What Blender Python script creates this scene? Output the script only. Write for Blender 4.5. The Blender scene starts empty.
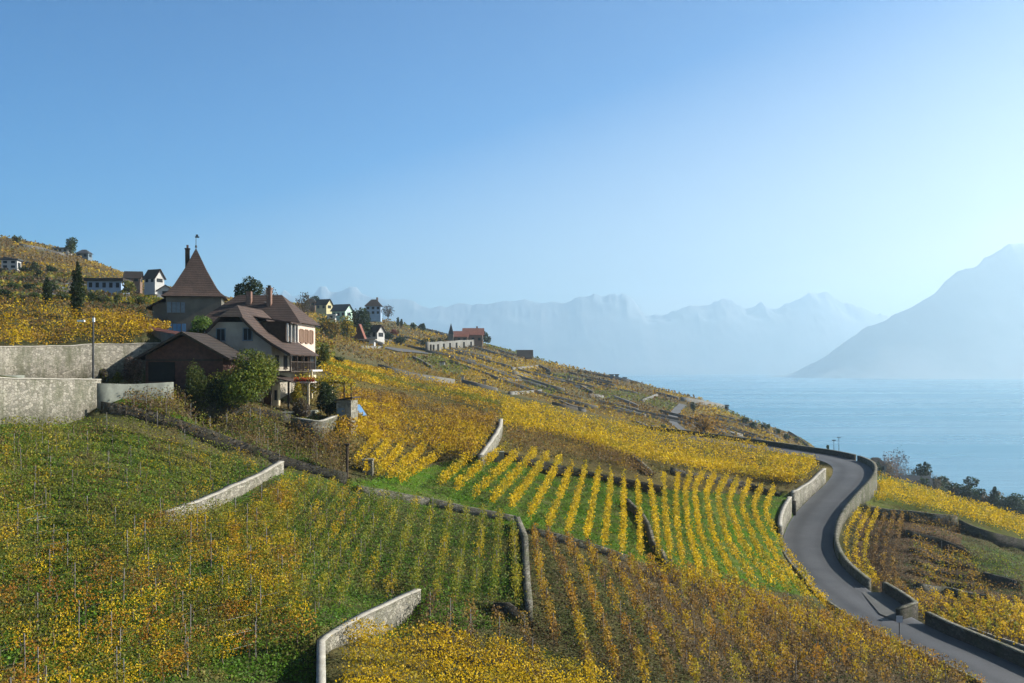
import bpy, math, random
import numpy as np
from mathutils import Vector
rnd = random.Random(7)
rng = np.random.default_rng(11)
R = math.radians
S = bpy.context.scene
COL = S.collection
W_, H_ = 1024.0, 683.0
F = 996.0            # focal length in pixels (35 mm lens, 36 mm sensor)
EYE = 367.0          # picture row of the eye level
LAKE = -72.0
# ------------------------------------------------------------------ camera, sky, sun, exposure
cam = bpy.data.objects.new('camera', bpy.data.cameras.new('camera'))
COL.objects.link(cam)
cam.location = (0, 0, 0); cam.rotation_euler = (R(90), 0, 0)
cam.data.lens = 35.0; cam.data.sensor_width = 36.0
cam.data.shift_y = (EYE - 341.5) / 1024.0
cam.data.clip_start = 0.5; cam.data.clip_end = 90000
S.camera = cam
SUN_AZ, SUN_EL = 80.0, 29.0       # azimuth clockwise from the view direction (+Y)
SKY_SIDE, SKY_SAT, SKY_VAL = .30, (.9, 12.0), (.84, .60)
SKY_HOR = (4.1, 4.0, 3.9)
world = bpy.data.worlds.new("World"); S.world = world; world.use_nodes = True
nt = world.node_tree
sky = nt.nodes.new('ShaderNodeTexSky'); sky.sky_type = 'NISHITA'; sky.sun_disc = False
sky.sun_elevation = R(SUN_EL); sky.sun_rotation = R(SUN_AZ)
sky.altitude = 500; sky.air_density = 1.0; sky.dust_density = 0.2; sky.ozone_density = 4.0
bg = nt.nodes['Background']; bg.inputs['Strength'].default_value = 0.10
hs = nt.nodes.new('ShaderNodeHueSaturation'); hs.inputs['Hue'].default_value = .506
# the clear autumn sky is deeper blue away from the hazy horizon and away from the sun
wt = nt.nodes.new('ShaderNodeTexCoord'); ws = nt.nodes.new('ShaderNodeSeparateXYZ'); nt.links.new(wt.outputs['Generated'], ws.inputs[0])
wm = nt.nodes.new('ShaderNodeMath'); wm.operation = 'MULTIPLY_ADD'; wm.inputs[1].default_value = -SKY_SIDE; nt.links.new(ws.outputs[0], wm.inputs[0]); nt.links.new(ws.outputs[2], wm.inputs[2])
def wmap(lo, hi, a, b, out):
    r = nt.nodes.new('ShaderNodeMapRange'); r.inputs[1].default_value = lo; r.inputs[2].default_value = hi; r.inputs[3].default_value = a; r.inputs[4].default_value = b
    nt.links.new(wm.outputs[0], r.inputs[0]); nt.links.new(r.outputs[0], out)
zm = nt.nodes.new('ShaderNodeMapRange'); zm.inputs[1].default_value = .4; zm.inputs[2].default_value = .8; zm.inputs[3].default_value = 1.0; zm.inputs[4].default_value = .35
nt.links.new(ws.outputs[2], zm.inputs[0]); zs = nt.nodes.new('ShaderNodeMath'); zs.operation = 'MULTIPLY'; zs.inputs[1].default_value = .10; zx = nt.nodes.new('ShaderNodeMapRange'); zx.inputs[1].default_value = -.1; zx.inputs[2].default_value = .5; zx.inputs[3].default_value = 1.0; zx.inputs[4].default_value = .76
nt.links.new(ws.outputs[0], zx.inputs[0]); zy = nt.nodes.new('ShaderNodeMath'); zy.operation = 'MULTIPLY'; nt.links.new(zm.outputs[0], zy.inputs[0]); nt.links.new(zx.outputs[0], zy.inputs[1]); nt.links.new(zy.outputs[0], zs.inputs[0]); nt.links.new(zs.outputs[0], bg.inputs['Strength'])
hx = nt.nodes.new('ShaderNodeMix'); hx.data_type = 'RGBA'; hx.inputs[7].default_value = (*SKY_HOR, 1); nt.links.new(hs.outputs[0], hx.inputs[6]); nt.links.new(hx.outputs[2], bg.inputs[0])
wmap(-.04, .24, .95, 0.0, hx.inputs[0])
wmap(-.02, .45, SKY_SAT[0], SKY_SAT[1], hs.inputs['Saturation']); wmap(-.02, .45, SKY_VAL[0], SKY_VAL[1], hs.inputs['Value'])
nt.links.new(sky.outputs[0], hs.inputs['Color'])

sl = bpy.data.lights.new('sun', 'SUN'); sl.energy = 5.0; sl.angle = R(0.5); sl.color = (1.0, 0.94, 0.84)
so = bpy.data.objects.new('sun', sl); COL.objects.link(so)
sd = Vector((math.sin(R(SUN_AZ)) * math.cos(R(SUN_EL)), math.cos(R(SUN_AZ)) * math.cos(R(SUN_EL)), math.sin(R(SUN_EL))))
so.rotation_euler = sd.to_track_quat('Z', 'Y').to_euler(); so.location = (200, 0, 300)
S.view_settings.view_transform = 'Standard'; S.view_settings.look = 'None'
S.view_settings.exposure = 1.18; S.view_settings.gamma = 1.0; S.view_settings.use_curve_mapping = False
HAZE = 1.65e-4
HAZE_COL = (0.64, 0.83, 0.95)
S.cycles.max_bounces = 5; S.cycles.diffuse_bounces = 2; S.cycles.glossy_bounces = 2
S.cycles.transmission_bounces = 2; S.cycles.volume_bounces = 2; S.cycles.transparent_max_bounces = 8
S.cycles.use_denoising = True
try: S.cycles.denoiser = 'OPENIMAGEDENOISE'
except Exception: pass

# ------------------------------------------------------------------ helpers
def U(px): return (px - 512.0) / F
def SL(py): return (EYE - py) / F
def P3(px, py, Y): return (U(px) * Y, Y, SL(py) * Y)

def tag(o, label=None, cat=None, group=None, kind=None):
    if label: o['label'] = label
    if cat: o['category'] = cat
    if group: o['group'] = group
    if kind: o['kind'] = kind
    return o

def link(name, me, parent=None, loc=None):
    o = bpy.data.objects.new(name, me); COL.objects.link(o)
    if parent is not None: o.parent = parent
    if loc is not None: o.location = loc
    return o

def np_mesh(name, V, Fq, mat, cols=None, smooth=False, domain='FACE', parent=None, loc=None):
    V = np.asarray(V, dtype=np.float32); Fq = np.asarray(Fq, dtype=np.int32)
    k = Fq.shape[1]
    me = bpy.data.meshes.new(name)
    me.vertices.add(len(V)); me.vertices.foreach_set('co', V.ravel())
    me.loops.add(len(Fq) * k); me.loops.foreach_set('vertex_index', Fq.ravel())
    me.polygons.add(len(Fq))
    me.polygons.foreach_set('loop_start', np.arange(0, len(Fq) * k, k, dtype=np.int32))
    if smooth: me.polygons.foreach_set('use_smooth', np.ones(len(Fq), dtype=bool))
    if cols is not None:
        a = me.attributes.new('Col', 'FLOAT_COLOR', domain)
        c = np.ones((len(cols), 4), dtype=np.float32); c[:, :3] = cols
        a.data.foreach_set('color', c.ravel())
    me.update(calc_edges=True)
    if mat: me.materials.append(mat)
    return link(name, me, parent, loc)

class MB:
    """collects shapes in a local frame and links them as one mesh object"""
    def __init__(s): s.v = []; s.f = []
    def quadv(s, pts):
        b = len(s.v); s.v += [tuple(p) for p in pts]; s.f.append(tuple(range(b, b + len(pts)))); return s
    def box(s, x0, x1, y0, y1, z0, z1, rz=0, c=None):
        pts = [(x0, y0, z0), (x1, y0, z0), (x1, y1, z0), (x0, y1, z0), (x0, y0, z1), (x1, y0, z1), (x1, y1, z1), (x0, y1, z1)]
        if rz:
            cx, cy = c if c else ((x0 + x1) / 2, (y0 + y1) / 2)
            ca, sa = math.cos(rz), math.sin(rz)
            pts = [(cx + (x - cx) * ca - (y - cy) * sa, cy + (x - cx) * sa + (y - cy) * ca, z) for x, y, z in pts]
        b = len(s.v); s.v += pts
        for f in ((0, 3, 2, 1), (4, 5, 6, 7), (0, 1, 5, 4), (1, 2, 6, 5), (2, 3, 7, 6), (3, 0, 4, 7)):
            s.f.append(tuple(b + i for i in f))
        return s
    def prism(s, poly, a0, a1, axis='y'):
        """poly: 2-D outline (x,z) extruded along y (or (y,z) along x, (x,y) along z)"""
        n = len(poly); b = len(s.v)
        for a in (a0, a1):
            for p, q in poly:
                s.v.append((p, a, q) if axis == 'y' else ((a, p, q) if axis == 'x' else (p, q, a)))
        s.f.append(tuple(b + i for i in range(n))[::-1]); s.f.append(tuple(b + n + i for i in range(n)))
        for i in range(n):
            j = (i + 1) % n; s.f.append((b + i, b + j, b + n + j, b + n + i))
        return s
    def slab(s, quad, t):
        """quad of 4 pts thickened downward along its normal"""
        q = [Vector(p) for p in quad]; n = (q[1] - q[0]).cross(q[3] - q[0]).normalized()
        if n.z < 0: n = -n
        b = len(s.v); s.v += [tuple(p) for p in q] + [tuple(p - n * t) for p in q]
        k = len(q)
        s.f.append(tuple(b + i for i in range(k))); s.f.append(tuple(b + k + i for i in range(k))[::-1])
        for i in range(k):
            j = (i + 1) % k; s.f.append((b + i, b + k + i, b + k + j, b + j))
        return s
    def tube(s, pts, r, n=6, r1=None):
        pts = [Vector(p) for p in pts]; m = len(pts); b = len(s.v)
        for i, p in enumerate(pts):
            d = (pts[min(i + 1, m - 1)] - pts[max(i - 1, 0)]).normalized()
            a = d.orthogonal().normalized() if abs(d.z) < .95 else Vector((1, 0, 0)); c = d.cross(a).normalized(); a = c.cross(d)
            rr = r if r1 is None else r + (r1 - r) * i / (m - 1)
            for k in range(n):
                t = 2 * math.pi * k / n; q = p + a * (rr * math.cos(t)) + c * (rr * math.sin(t)); s.v.append(tuple(q))
        for i in range(m - 1):
            for k in range(n):
                s.f.append((b + i * n + k, b + i * n + (k + 1) % n, b + (i + 1) * n + (k + 1) % n, b + (i + 1) * n + k))
        s.f.append(tuple(b + k for k in range(n))[::-1]); s.f.append(tuple(b + (m - 1) * n + k for k in range(n)))
        return s
    def build(s, name, mat, parent=None, loc=None, smooth=False):
        me = bpy.data.meshes.new(name); me.from_pydata(s.v, [], s.f)
        import bmesh
        bm = bmesh.new(); bm.from_mesh(me); bmesh.ops.recalc_face_normals(bm, faces=bm.faces); bm.to_mesh(me); bm.free()
        if smooth: me.polygons.foreach_set('use_smooth', [True] * len(me.polygons))
        me.materials.append(mat); me.update()
        return link(name, me, parent, loc)

def empty(name, loc, rz=0.0):
    o = bpy.data.objects.new(name, None); COL.objects.link(o); o.location = loc; o.rotation_euler = (0, 0, rz)
    o.empty_display_size = .3
    return o

# ------------------------------------------------------------------ materials
def new_mat(name):
    m = bpy.data.materials.new(name); m.use_nodes = True
    n = m.node_tree; return m, n, n.nodes['Principled BSDF']
def N(n, t, **kw):
    d = n.nodes.new(t)
    for k, v in kw.items():
        if k in d.inputs: d.inputs[k].default_value = v
        else: setattr(d, k, v)
    return d
def ramp(n, fac, stops):
    r = n.nodes.new('ShaderNodeValToRGB'); e = r.color_ramp.elements
    while len(e) < len(stops): e.new(0.5)
    for i, (p, c) in enumerate(stops): e[i].position = p; e[i].color = (*c, 1)
    n.links.new(fac, r.inputs[0]); return r.outputs[0]
def mixc(n, fac, a, b, mode='MIX'):
    m = n.nodes.new('ShaderNodeMix'); m.data_type = 'RGBA'; m.blend_type = mode
    for i, x in ((0, fac), (6, a), (7, b)):
        if isinstance(x, (int, float)): m.inputs[i].default_value = x
        elif isinstance(x, tuple): m.inputs[i].default_value = (*x, 1)
        else: n.links.new(x, m.inputs[i])
    return m.outputs[2]
def tc(n, scale=(1, 1, 1)):
    g = n.nodes.new('ShaderNodeNewGeometry'); mp = n.nodes.new('ShaderNodeMapping'); mp.inputs['Scale'].default_value = scale
    n.links.new(g.outputs['Position'], mp.inputs[0]); return mp.outputs[0]
def noise(n, vec, scale, detail=3, rough=.55):
    t = N(n, 'ShaderNodeTexNoise', Scale=scale, Detail=detail, Roughness=rough); n.links.new(vec, t.inputs['Vector']); return t.outputs['Fac']
def bump(n, h, b, dist=.05, strength=.6):
    t = N(n, 'ShaderNodeBump', Strength=strength, Distance=dist); n.links.new(h, t.inputs['Height']); n.links.new(t.outputs[0], b.inputs['Normal'])

def plain(name, col, rough=.8, var=.25, scale=1.2, spec=.3, metallic=0, bumpd=0):
    m, n, b = new_mat(name); v = tc(n)
    f = noise(n, v, scale, 5, .6)
    lo = tuple(c * (1 - var) for c in col); hi = tuple(min(1, c * (1 + var)) for c in col)
    n.links.new(ramp(n, f, [(.3, lo), (.7, hi)]), b.inputs['Base Color'])
    b.inputs['Roughness'].default_value = rough; b.inputs['Specular IOR Level'].default_value = spec; b.inputs['Metallic'].default_value = metallic
    if bumpd: bump(n, noise(n, v, scale * 6, 4), b, bumpd)
    return m

def stone(name, base, dark, scale=1.6, moss=(.07, .075, .035)):
    m, n, b = new_mat(name); v = tc(n, (1, 1, 1.5))
    vo = N(n, 'ShaderNodeTexVoronoi', Scale=scale, feature='F1'); n.links.new(v, vo.inputs['Vector'])
    ve = N(n, 'ShaderNodeTexVoronoi', Scale=scale, feature='DISTANCE_TO_EDGE'); n.links.new(v, ve.inputs['Vector'])
    sp = n.nodes.new('ShaderNodeSeparateColor'); n.links.new(vo.outputs['Color'], sp.inputs[0])
    c1 = ramp(n, sp.outputs[0], [(0, tuple(x * .6 for x in base)), (.5, base), (1, tuple(min(1, x * 1.35) for x in base))])
    e = ramp(n, ve.outputs['Distance'], [(0, (0, 0, 0)), (.07, (1, 1, 1))])
    c2 = mixc(n, e, dark, c1)
    st = ramp(n, noise(n, tc(n, (1, 1, .35)), .9, 6, .7), [(.45, (0, 0, 0)), (.68, (1, 1, 1))])
    c3 = mixc(n, st, c2, moss)
    n.links.new(c3, b.inputs['Base Color']); b.inputs['Roughness'].default_value = .95; b.inputs['Specular IOR Level'].default_value = .15
    bump(n, e, b, .05, .7)
    return m

def leaf_mat(name, transl=.35):
    m, n, b = new_mat(name)
    a = n.nodes.new('ShaderNodeAttribute'); a.attribute_name = 'Col'
    b.inputs['Roughness'].default_value = .6; b.inputs['Specular IOR Level'].default_value = .25
    n.links.new(a.outputs['Color'], b.inputs['Base Color'])
    t = n.nodes.new('ShaderNodeBsdfTranslucent'); n.links.new(a.outputs['Color'], t.inputs[0])
    mx = n.nodes.new('ShaderNodeMixShader'); mx.inputs[0].default_value = transl
    n.links.new(b.outputs[0], mx.inputs[1]); n.links.new(t.outputs[0], mx.inputs[2])
    n.links.new(mx.outputs[0], n.nodes['Material Output'].inputs[0])
    return m

M = {}
M['leaf'] = leaf_mat('leaf_matte', .45)
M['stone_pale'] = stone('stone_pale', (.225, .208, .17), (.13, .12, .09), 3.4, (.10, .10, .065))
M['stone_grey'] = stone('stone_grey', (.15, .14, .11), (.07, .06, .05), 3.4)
M['stone_shaded'] = stone('stone_shaded', (.065, .058, .047), (.025, .022, .02), 3.4, (.04,.042,.022))  # darker copy of the stone: shade of walls facing off the sun, in colour
M['coping'] = plain('coping', (.30, .28, .235), .9, .25, 1.5)
M['render_grey'] = plain('render_grey', (.29, .26, .21), .95, .18, .9)
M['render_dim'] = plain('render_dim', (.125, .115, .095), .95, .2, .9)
M['render_pink'] = plain('render_pink', (.52, .40, .33), .95, .12, .7)
M['render_cream'] = plain('render_cream', (.48, .40, .26), .95, .15, .9)
M['render_white'] = plain('render_white', (.40, .39, .37), .9, .08, .7)
M['render_blue'] = plain('render_blue', (.22, .30, .40), .9, .1, .7)
M['render_mint'] = plain('render_mint', (.40, .55, .45), .9, .1, .7)
M['render_yellow'] = plain('render_yellow', (.45, .40, .22), .9, .1, .7)
def tiles(name, col, col2):
    m, n, b = new_mat(name); v = tc(n); f = noise(n, v, .8, 5, .7)
    w1 = N(n, 'ShaderNodeTexWave', Scale=1.1, Distortion=.4, Detail=2, bands_direction='Z'); n.links.new(v, w1.inputs['Vector'])
    f2 = noise(n, tc(n, (5, 5, 9)), 1.5, 2, .5)
    c = mixc(n, ramp(n, f, [(.35, (0, 0, 0)), (.65, (1, 1, 1))]), col, col2)
    c = mixc(n, 1., c, ramp(n, f2, [(.3, (.72,) * 3), (.7, (1.28,) * 3)]), 'MULTIPLY')
    c = mixc(n, 1., c, ramp(n, w1.outputs['Fac'], [(.1, (.78,) * 3), (.6, (1.12,) * 3)]), 'MULTIPLY')
    n.links.new(c, b.inputs['Base Color']); b.inputs['Roughness'].default_value = .85; b.inputs['Specular IOR Level'].default_value = .2
    bump(n, w1.outputs['Fac'], b, .04, .5); return m
M['tiles'] = tiles('roof_tiles_brown', (.075, .050, .040), (.052, .037, .031))
M['tiles_red'] = tiles('roof_tiles_red', (.22, .085, .055), (.15, .06, .045))
M['tiles_dark'] = tiles('roof_tiles_dark', (.045, .035, .03), (.03, .025, .022))
M['slate'] = tiles('roof_slate', (.06, .065, .07), (.045, .048, .055))
M['timber'] = plain('timber_dark', (.045, .030, .020), .85, .3, 3)
M['timber_red'] = plain('timber_red', (.075, .035, .025), .85, .3, 3)
M['shutter_blue'] = plain('shutter_blue', (.10, .24, .42), .7, .15, 3)
M['shutter_brown'] = plain('shutter_brown', (.16, .095, .06), .7, .15, 3)
M['shutter_grey'] = plain('shutter_grey', (.13, .17, .20), .7, .15, 3)
M['frame'] = plain('window_frame', (.5, .48, .44), .7, .05, 2)
M['glass'] = plain('dark_glass', (.015, .018, .02), .6, .1, 1, .12)
M['brick'] = plain('chimney_brick', (.17, .10, .075), .9, .3, 5)
M['metal'] = plain('dark_metal', (.05, .05, .05), .5, .1, 2, .5, .5)
M['white_paint'] = plain('white_paint', (.75, .75, .73), .5, .03, 2)
M['blue_panel'] = plain('blue_panel', (.16, .30, .50), .12, .08, 1, .8)
M['bark'] = plain('bark', (.10, .075, .05), .95, .3, 5)
M['concrete'] = plain('concrete', (.17, .18, .15), .9, .3, 1.5)
M['wood'] = plain('old_wood', (.13, .10, .07), .9, .35, 4)
M['post'] = plain('post_wood', (.17, .155, .14), .9, .3, 5)
M['wire'] = plain('wire', (.16, .16, .155), .5, .1, 1, .5, .6)
# ------------------------------------------------------------------ the lie of the land
# survey points: picture column, row and distance of points on the ground
GP = [
 (-120,700,40),(-120,560,56),(-120,470,68),(-120,425,74),(-120,345,98),(-120,300,125),
 (0,690,44),(0,600,53),(0,520,62),(0,455,70),(0,428,73),(0,345,94),(0,322,108),(0,305,122),(0,302,150),(0,292,200),(0,272,330),(0,240,500),
 (100,690,46),(100,600,54),(100,520,65),(100,460,75),(100,428,81),(50,383,86),(110,384,93),(160,381,98),
 (60,318,112),(60,306,122),(100,335,104),(100,320,116),(150,330,112),(150,326,122),(60,305,150),(130,310,150),
 (60,296,200),(120,300,200),(180,300,200),(60,270,340),(120,288,330),(60,250,520),(110,270,520),(150,284,430),(210,298,400),(180,315,150),
 (200,690,48),(200,600,57),(200,520,69),(200,470,79),(200,452,82.2),(150,435,82),(200,425,90),(200,400,97),(160,395,94),(200,384,102),(250,388,104),(220,345,118),
 (300,690,50),(300,600,60),(300,520,74),(300,480,83),(300,455,88),(290,424,92.5),(250,412,91.8),(321,437,92),(345,426,97),(110,399,86),(140,397,87.5),(170,393,89),(270,407,98),(310,408,102),(330,405,108),(330,390,118),(260,350,125),
 (400,690,52),(400,600,64),(400,540,76),(400,505,84),(400,480,93),(400,455,104),(400,425,122),(400,400,148),(400,385,180),(400,375,200),(340,370,150),(340,358,200),
 (400,368,240),(400,355,300),(400,345,380),(400,328,500),(340,345,260),(340,330,380),(340,310,560),(270,320,280),(270,302,520),(300,306,520),(330,308,560),
 (370,318,560),(440,334,540),(460,360,340),(450,375,240),
 (500,690,54),(500,620,64),(500,550,78),(500,520,86),(500,490,96),(500,460,110),(500,440,122),(500,420,142),(500,405,168),(500,397,190),(500,390,250),(500,375,330),(500,362,430),(500,347,560),
 (560,690,55),(560,600,69),(560,545,83),(560,500,99),(560,470,113),(560,440,136),(560,410,180),(560,405,280),(560,385,380),(560,366,520),
 (620,690,57),(620,620,68),(620,565,82),(620,520,97),(620,490,109),(620,475,116),(620,450,136),(620,428,174),(620,422,190),(620,418,280),(620,400,360),(620,378,500),
 (700,690,60),(700,640,69),(700,590,82),(700,540,98),(700,500,113),(700,480,123),(700,460,145),(700,441,178),(700,428,300),(700,414,370),(700,400,450),
 (660,390,470),(760,690,63),(760,640,74),(760,600,86),(760,560,100),(760,525,113),(760,500,124),(760,480,136),(760,462,152),(760,451,166),(760,438,330),(760,425,420),
 (815,447,410),(810,452,380),(790,447,330),
 (777,526,113.5),(799,498,125),(833,472,139),(820,466,148),
 (850,690,66),(850,650,75),(850,622,88),(820,610,90),(900,690,68),(940,690,70),
 (868,518,128),(852,545,116),(848,565,111),(856,580,107),(868,590,103),(895,600,98),(930,625,92),(970,645,85),(1024,665,78),(1100,700,70),
 (900,575,106),(900,545,115),(900,528,122),(955,531,124),(940,560,113),(960,590,105),(1000,600,98),(1000,565,112),(1000,540,124),(1024,560,118),(1100,590,112),(1024,620,92),
 (866,505,132),(900,511,133),(955,518,132),(1000,532,133),(1040,545,132),(870,485,150),(872,474,170),(900,490,158),(900,479,174),(950,499,158),(1000,516,152),(1040,530,150),(1120,560,150),
 (1150,690,74),(1150,640,90),
]
# the skyline of the far hillside, beyond which the land falls away
RIDGE = [(0,238,500),(20,243,510),(60,251,520),(90,262,530),(110,271,530),(150,286,540),(210,299,560),(250,302,580),(300,304,600),(330,308,610),(370,318,600),(410,326,590),
 (440,334,570),(490,347,590),(520,355,580),(560,366,560),(600,374,540),(640,383,520),(700,400,480),(760,425,440),(815,448,415)]
def z_of(p): return SL(p[1]) * p[2]
CP = [(p[0], p[1], p[2], SL(p[1])) for p in GP]
def c3(px, Y, z): return (px, 0, Y, z / Y)
for (px, py, Y) in RIDGE:
    z = SL(py) * Y
    hi = px < 330
    CP.append(c3(px, Y, z)); 
    CP.append(c3(px, Y * 1.2, z - (14 if hi else 26))); CP.append(c3(px, Y * 1.6, z - (60 if hi else 75))); CP.append(c3(px, Y * 2.6, -115))
for px in (870, 930, 1000, 1080): # right: behind the crest the slope drops to the lake
    for (Y, z) in ((200, -28 - (px - 870) * .03), (260, -42 - (px - 870) * .02), (340, -56), (450, -78), (600, -106), (900, -118)): CP.append(c3(px, Y, z))
for (px, Y, z) in ((815, 520, -75), (815, 700, -112), (830, 250, -36), (840, 330, -52), (-200, 500, 80), (-200, 900, 90), (-350, 120, 18), (-350, 60, -6), (-350, 300, 50),
                   (1300, 120, -52), (1300, 60, -33), (1300, 250, -75), (1300, 500, -115), (0, 1500, 0), (1100, 1500, -125), (500, 1800, -125), (-300, 1800, 20)):
    CP.append(c3(px, Y, z))
for px in (-200, 100, 512, 900, 1200): # under the viewpoint
    CP.append(c3(px, 8, -5.2 - .6 * (px - 512) / 1000)); CP.append(c3(px, 16, -7.6)); CP.append(c3(px, 30, -11.3 - .3 * (px - 512) / 1000))
LN0, LN1, NV = math.log(8), math.log(1900), 900
U0, U1, NU = -.95, .95, 761
VA = np.linspace(LN0, LN1, NV); UA = np.linspace(U0, U1, NU); YA = np.exp(VA)
def rbf_fit(P, vals, lam=2e-5):
    n = len(P); d = np.sqrt(((P[:, None] - P[None]) ** 2).sum(-1)) + 1e-9
    K = d * d * np.log(d) + np.eye(n) * lam
    A = np.zeros((n + 3, n + 3)); A[:n, :n] = K; A[:n, n] = 1; A[:n, n + 1:] = P; A[n, :n] = 1; A[n + 1:, :n] = P.T
    b = np.zeros(n + 3); b[:n] = vals
    return np.linalg.solve(A, b)
def rbf_eval(P, w, Q):
    out = np.empty(len(Q))
    for i in range(0, len(Q), 20000):
        q = Q[i:i + 20000]; d = np.sqrt(((q[:, None] - P[None]) ** 2).sum(-1)) + 1e-9
        out[i:i + 20000] = (d * d * np.log(d)) @ w[:-3] + w[-3] + q @ w[-2:]
    return out
KV = .55
def fit_surface(C, raise_fn=None):
    P = np.array([(U(c[0]), math.log(c[2]) * KV) for c in C]); s = np.array([c[3] for c in C]); Yc = np.array([c[2] for c in C])
    if raise_fn is not None: s = s - raise_fn(P[:, 0] * Yc, Yc) / Yc
    w = rbf_fit(P, s)
    # coarse evaluation, then linear refinement
    cu, cv = UA[::4], VA[::4]
    cv = np.linspace(LN0, LN1, 300); cu = np.linspace(U0, U1, 191)
    g = np.stack(np.meshgrid(cu, cv * KV, indexing='ij'), -1).reshape(-1, 2)
    Z = rbf_eval(P, w, g).reshape(len(cu), len(cv))
    Z1 = np.array([np.interp(VA, cv, r) for r in Z]); 
    iu = np.clip(np.searchsorted(cu, UA) - 1, 0, len(cu) - 2); t = ((UA - cu[iu]) / (cu[1] - cu[0]))[:, None]
    return Z1[iu] * (1 - t) + Z1[iu + 1] * t
class Ground:
    def __init__(g, Sg): g.S = Sg
    def slope(g, u, v):
        fu = np.clip((u - U0) / (U1 - U0) * (NU - 1), 0, NU - 1.001); fv = np.clip((v - LN0) / (LN1 - LN0) * (NV - 1), 0, NV - 1.001)
        iu = fu.astype(int); iv = fv.astype(int); a = fu - iu; b = fv - iv; G = g.S
        return (G[iu, iv] * (1 - a) * (1 - b) + G[iu + 1, iv] * a * (1 - b) + G[iu, iv + 1] * (1 - a) * b + G[iu + 1, iv + 1] * a * b)
    def z(g, x, y):
        x = np.atleast_1d(np.asarray(x, float)); y = np.atleast_1d(np.asarray(y, float))
        return g.slope(x / y, np.log(np.maximum(y, 8.001))) * y
    def hit(g, px, py, ymin=9.0):
        """where the sight line through a picture point first meets the ground beyond ymin"""
        px = np.atleast_1d(np.asarray(px, float)); py = np.atleast_1d(np.asarray(py, float)); out = np.empty(len(px))
        j0 = int((math.log(ymin) - LN0) / (LN1 - LN0) * (NV - 1))
        for i in range(len(px)):
            u = (px[i] - 512) / F; s = (EYE - py[i]) / F
            fu = min(max((u - U0) / (U1 - U0) * (NU - 1), 0), NU - 1.001); iu = int(fu); a = fu - iu
            c = g.S[iu, j0:] * (1 - a) + g.S[iu + 1, j0:] * a
            k = np.argmax(c >= s)
            if c[k] < s: k = int(np.argmax(c))      # above the skyline: stand on the skyline
            if k > 0 and c[k] > c[k - 1]: f = min(1, max(0, (s - c[k - 1]) / (c[k] - c[k - 1]))); kk = k - 1 + f
            else: kk = k
            out[i] = math.exp(LN0 + (j0 + kk) / (NV - 1) * (LN1 - LN0))
        return out
    def at(g, px, py, ymin=9.0):
        Y = float(g.hit(px, py, ymin)[0]); x = U(px) * Y
        return Vector((x, Y, float(g.z(x, Y)[0])))
g0 = Ground(fit_surface(CP))

# ------------------------------------------------------------------ road
RC = np.array([P3(*p) for p in ((1200,778,56),(1110,730,66),(985,667,76),(908,632,85),(862,605,93),(829,580,101),(812,560,108),(808,540,115),(816,518,123),(833,498,131),
   (847,484,138),(853,473,144.5),(848,464.5,151),(826,457.5,158),(790,451.5,166),(750,445.5,175),(700,438.5,185),(650,432,195),(600,426,204),(540,420,214))])
def spline(P, step=1.0):
    P = np.asarray(P, float); out = []
    Q = np.vstack([2 * P[0] - P[1], P, 2 * P[-1] - P[-2]])
    for i in range(1, len(Q) - 2):
        n = max(2, int(np.linalg.norm(Q[i + 1] - Q[i]) / step))
        t = np.linspace(0, 1, n, endpoint=False)[:, None]
        a, b, c, d = Q[i - 1], Q[i], Q[i + 1], Q[i + 2]
        out.append(.5 * ((2 * b) + (c - a) * t + (2 * a - 5 * b + 4 * c - d) * t ** 2 + (3 * b - a - 3 * c + d) * t ** 3))
    return np.vstack(out + [P[-1:]])
ROAD = spline(RC, 1.0); HALF = 2.75
def nrm2(P):
    T = np.gradient(P[:, :2], axis=0); T /= np.linalg.norm(T, axis=1)[:, None]
    return T, np.stack([-T[:, 1], T[:, 0]], 1)     # tangent, left-hand normal
def seg_dist(X, Y, P, signed=True):
    """distance of points to a plan polyline, side (+ left) and arc fraction index"""
    best = np.full(X.shape, 1e9); side = np.zeros(X.shape); zz = np.zeros(X.shape); arc = np.zeros(X.shape); L = 0.; endf = np.zeros(X.shape, bool)
    n = len(P)
    for i in range(n - 1):
        ax, ay = P[i][0], P[i][1]; bx, by = P[i + 1][0], P[i + 1][1]; dx, dy = bx - ax, by - ay; l2 = dx * dx + dy * dy + 1e-12
        traw = ((X - ax) * dx + (Y - ay) * dy) / l2; t = np.clip(traw, 0, 1)
        ex, ey = X - ax - t * dx, Y - ay - t * dy; d = np.hypot(ex, ey); m = d < best
        best = np.where(m, d, best); side = np.where(m, np.sign(dx * ey - dy * ex), side)
        if len(P[0]) > 2: zz = np.where(m, P[i][2] + t * (P[i + 1][2] - P[i][2]), zz)
        arc = np.where(m, L + t * math.sqrt(l2), arc)
        endf = np.where(m, ((i == 0) & (traw < 0)) | ((i == n - 2) & (traw > 1)), endf); L += math.sqrt(l2)
    return best, side, zz, arc, endf, L

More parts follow.
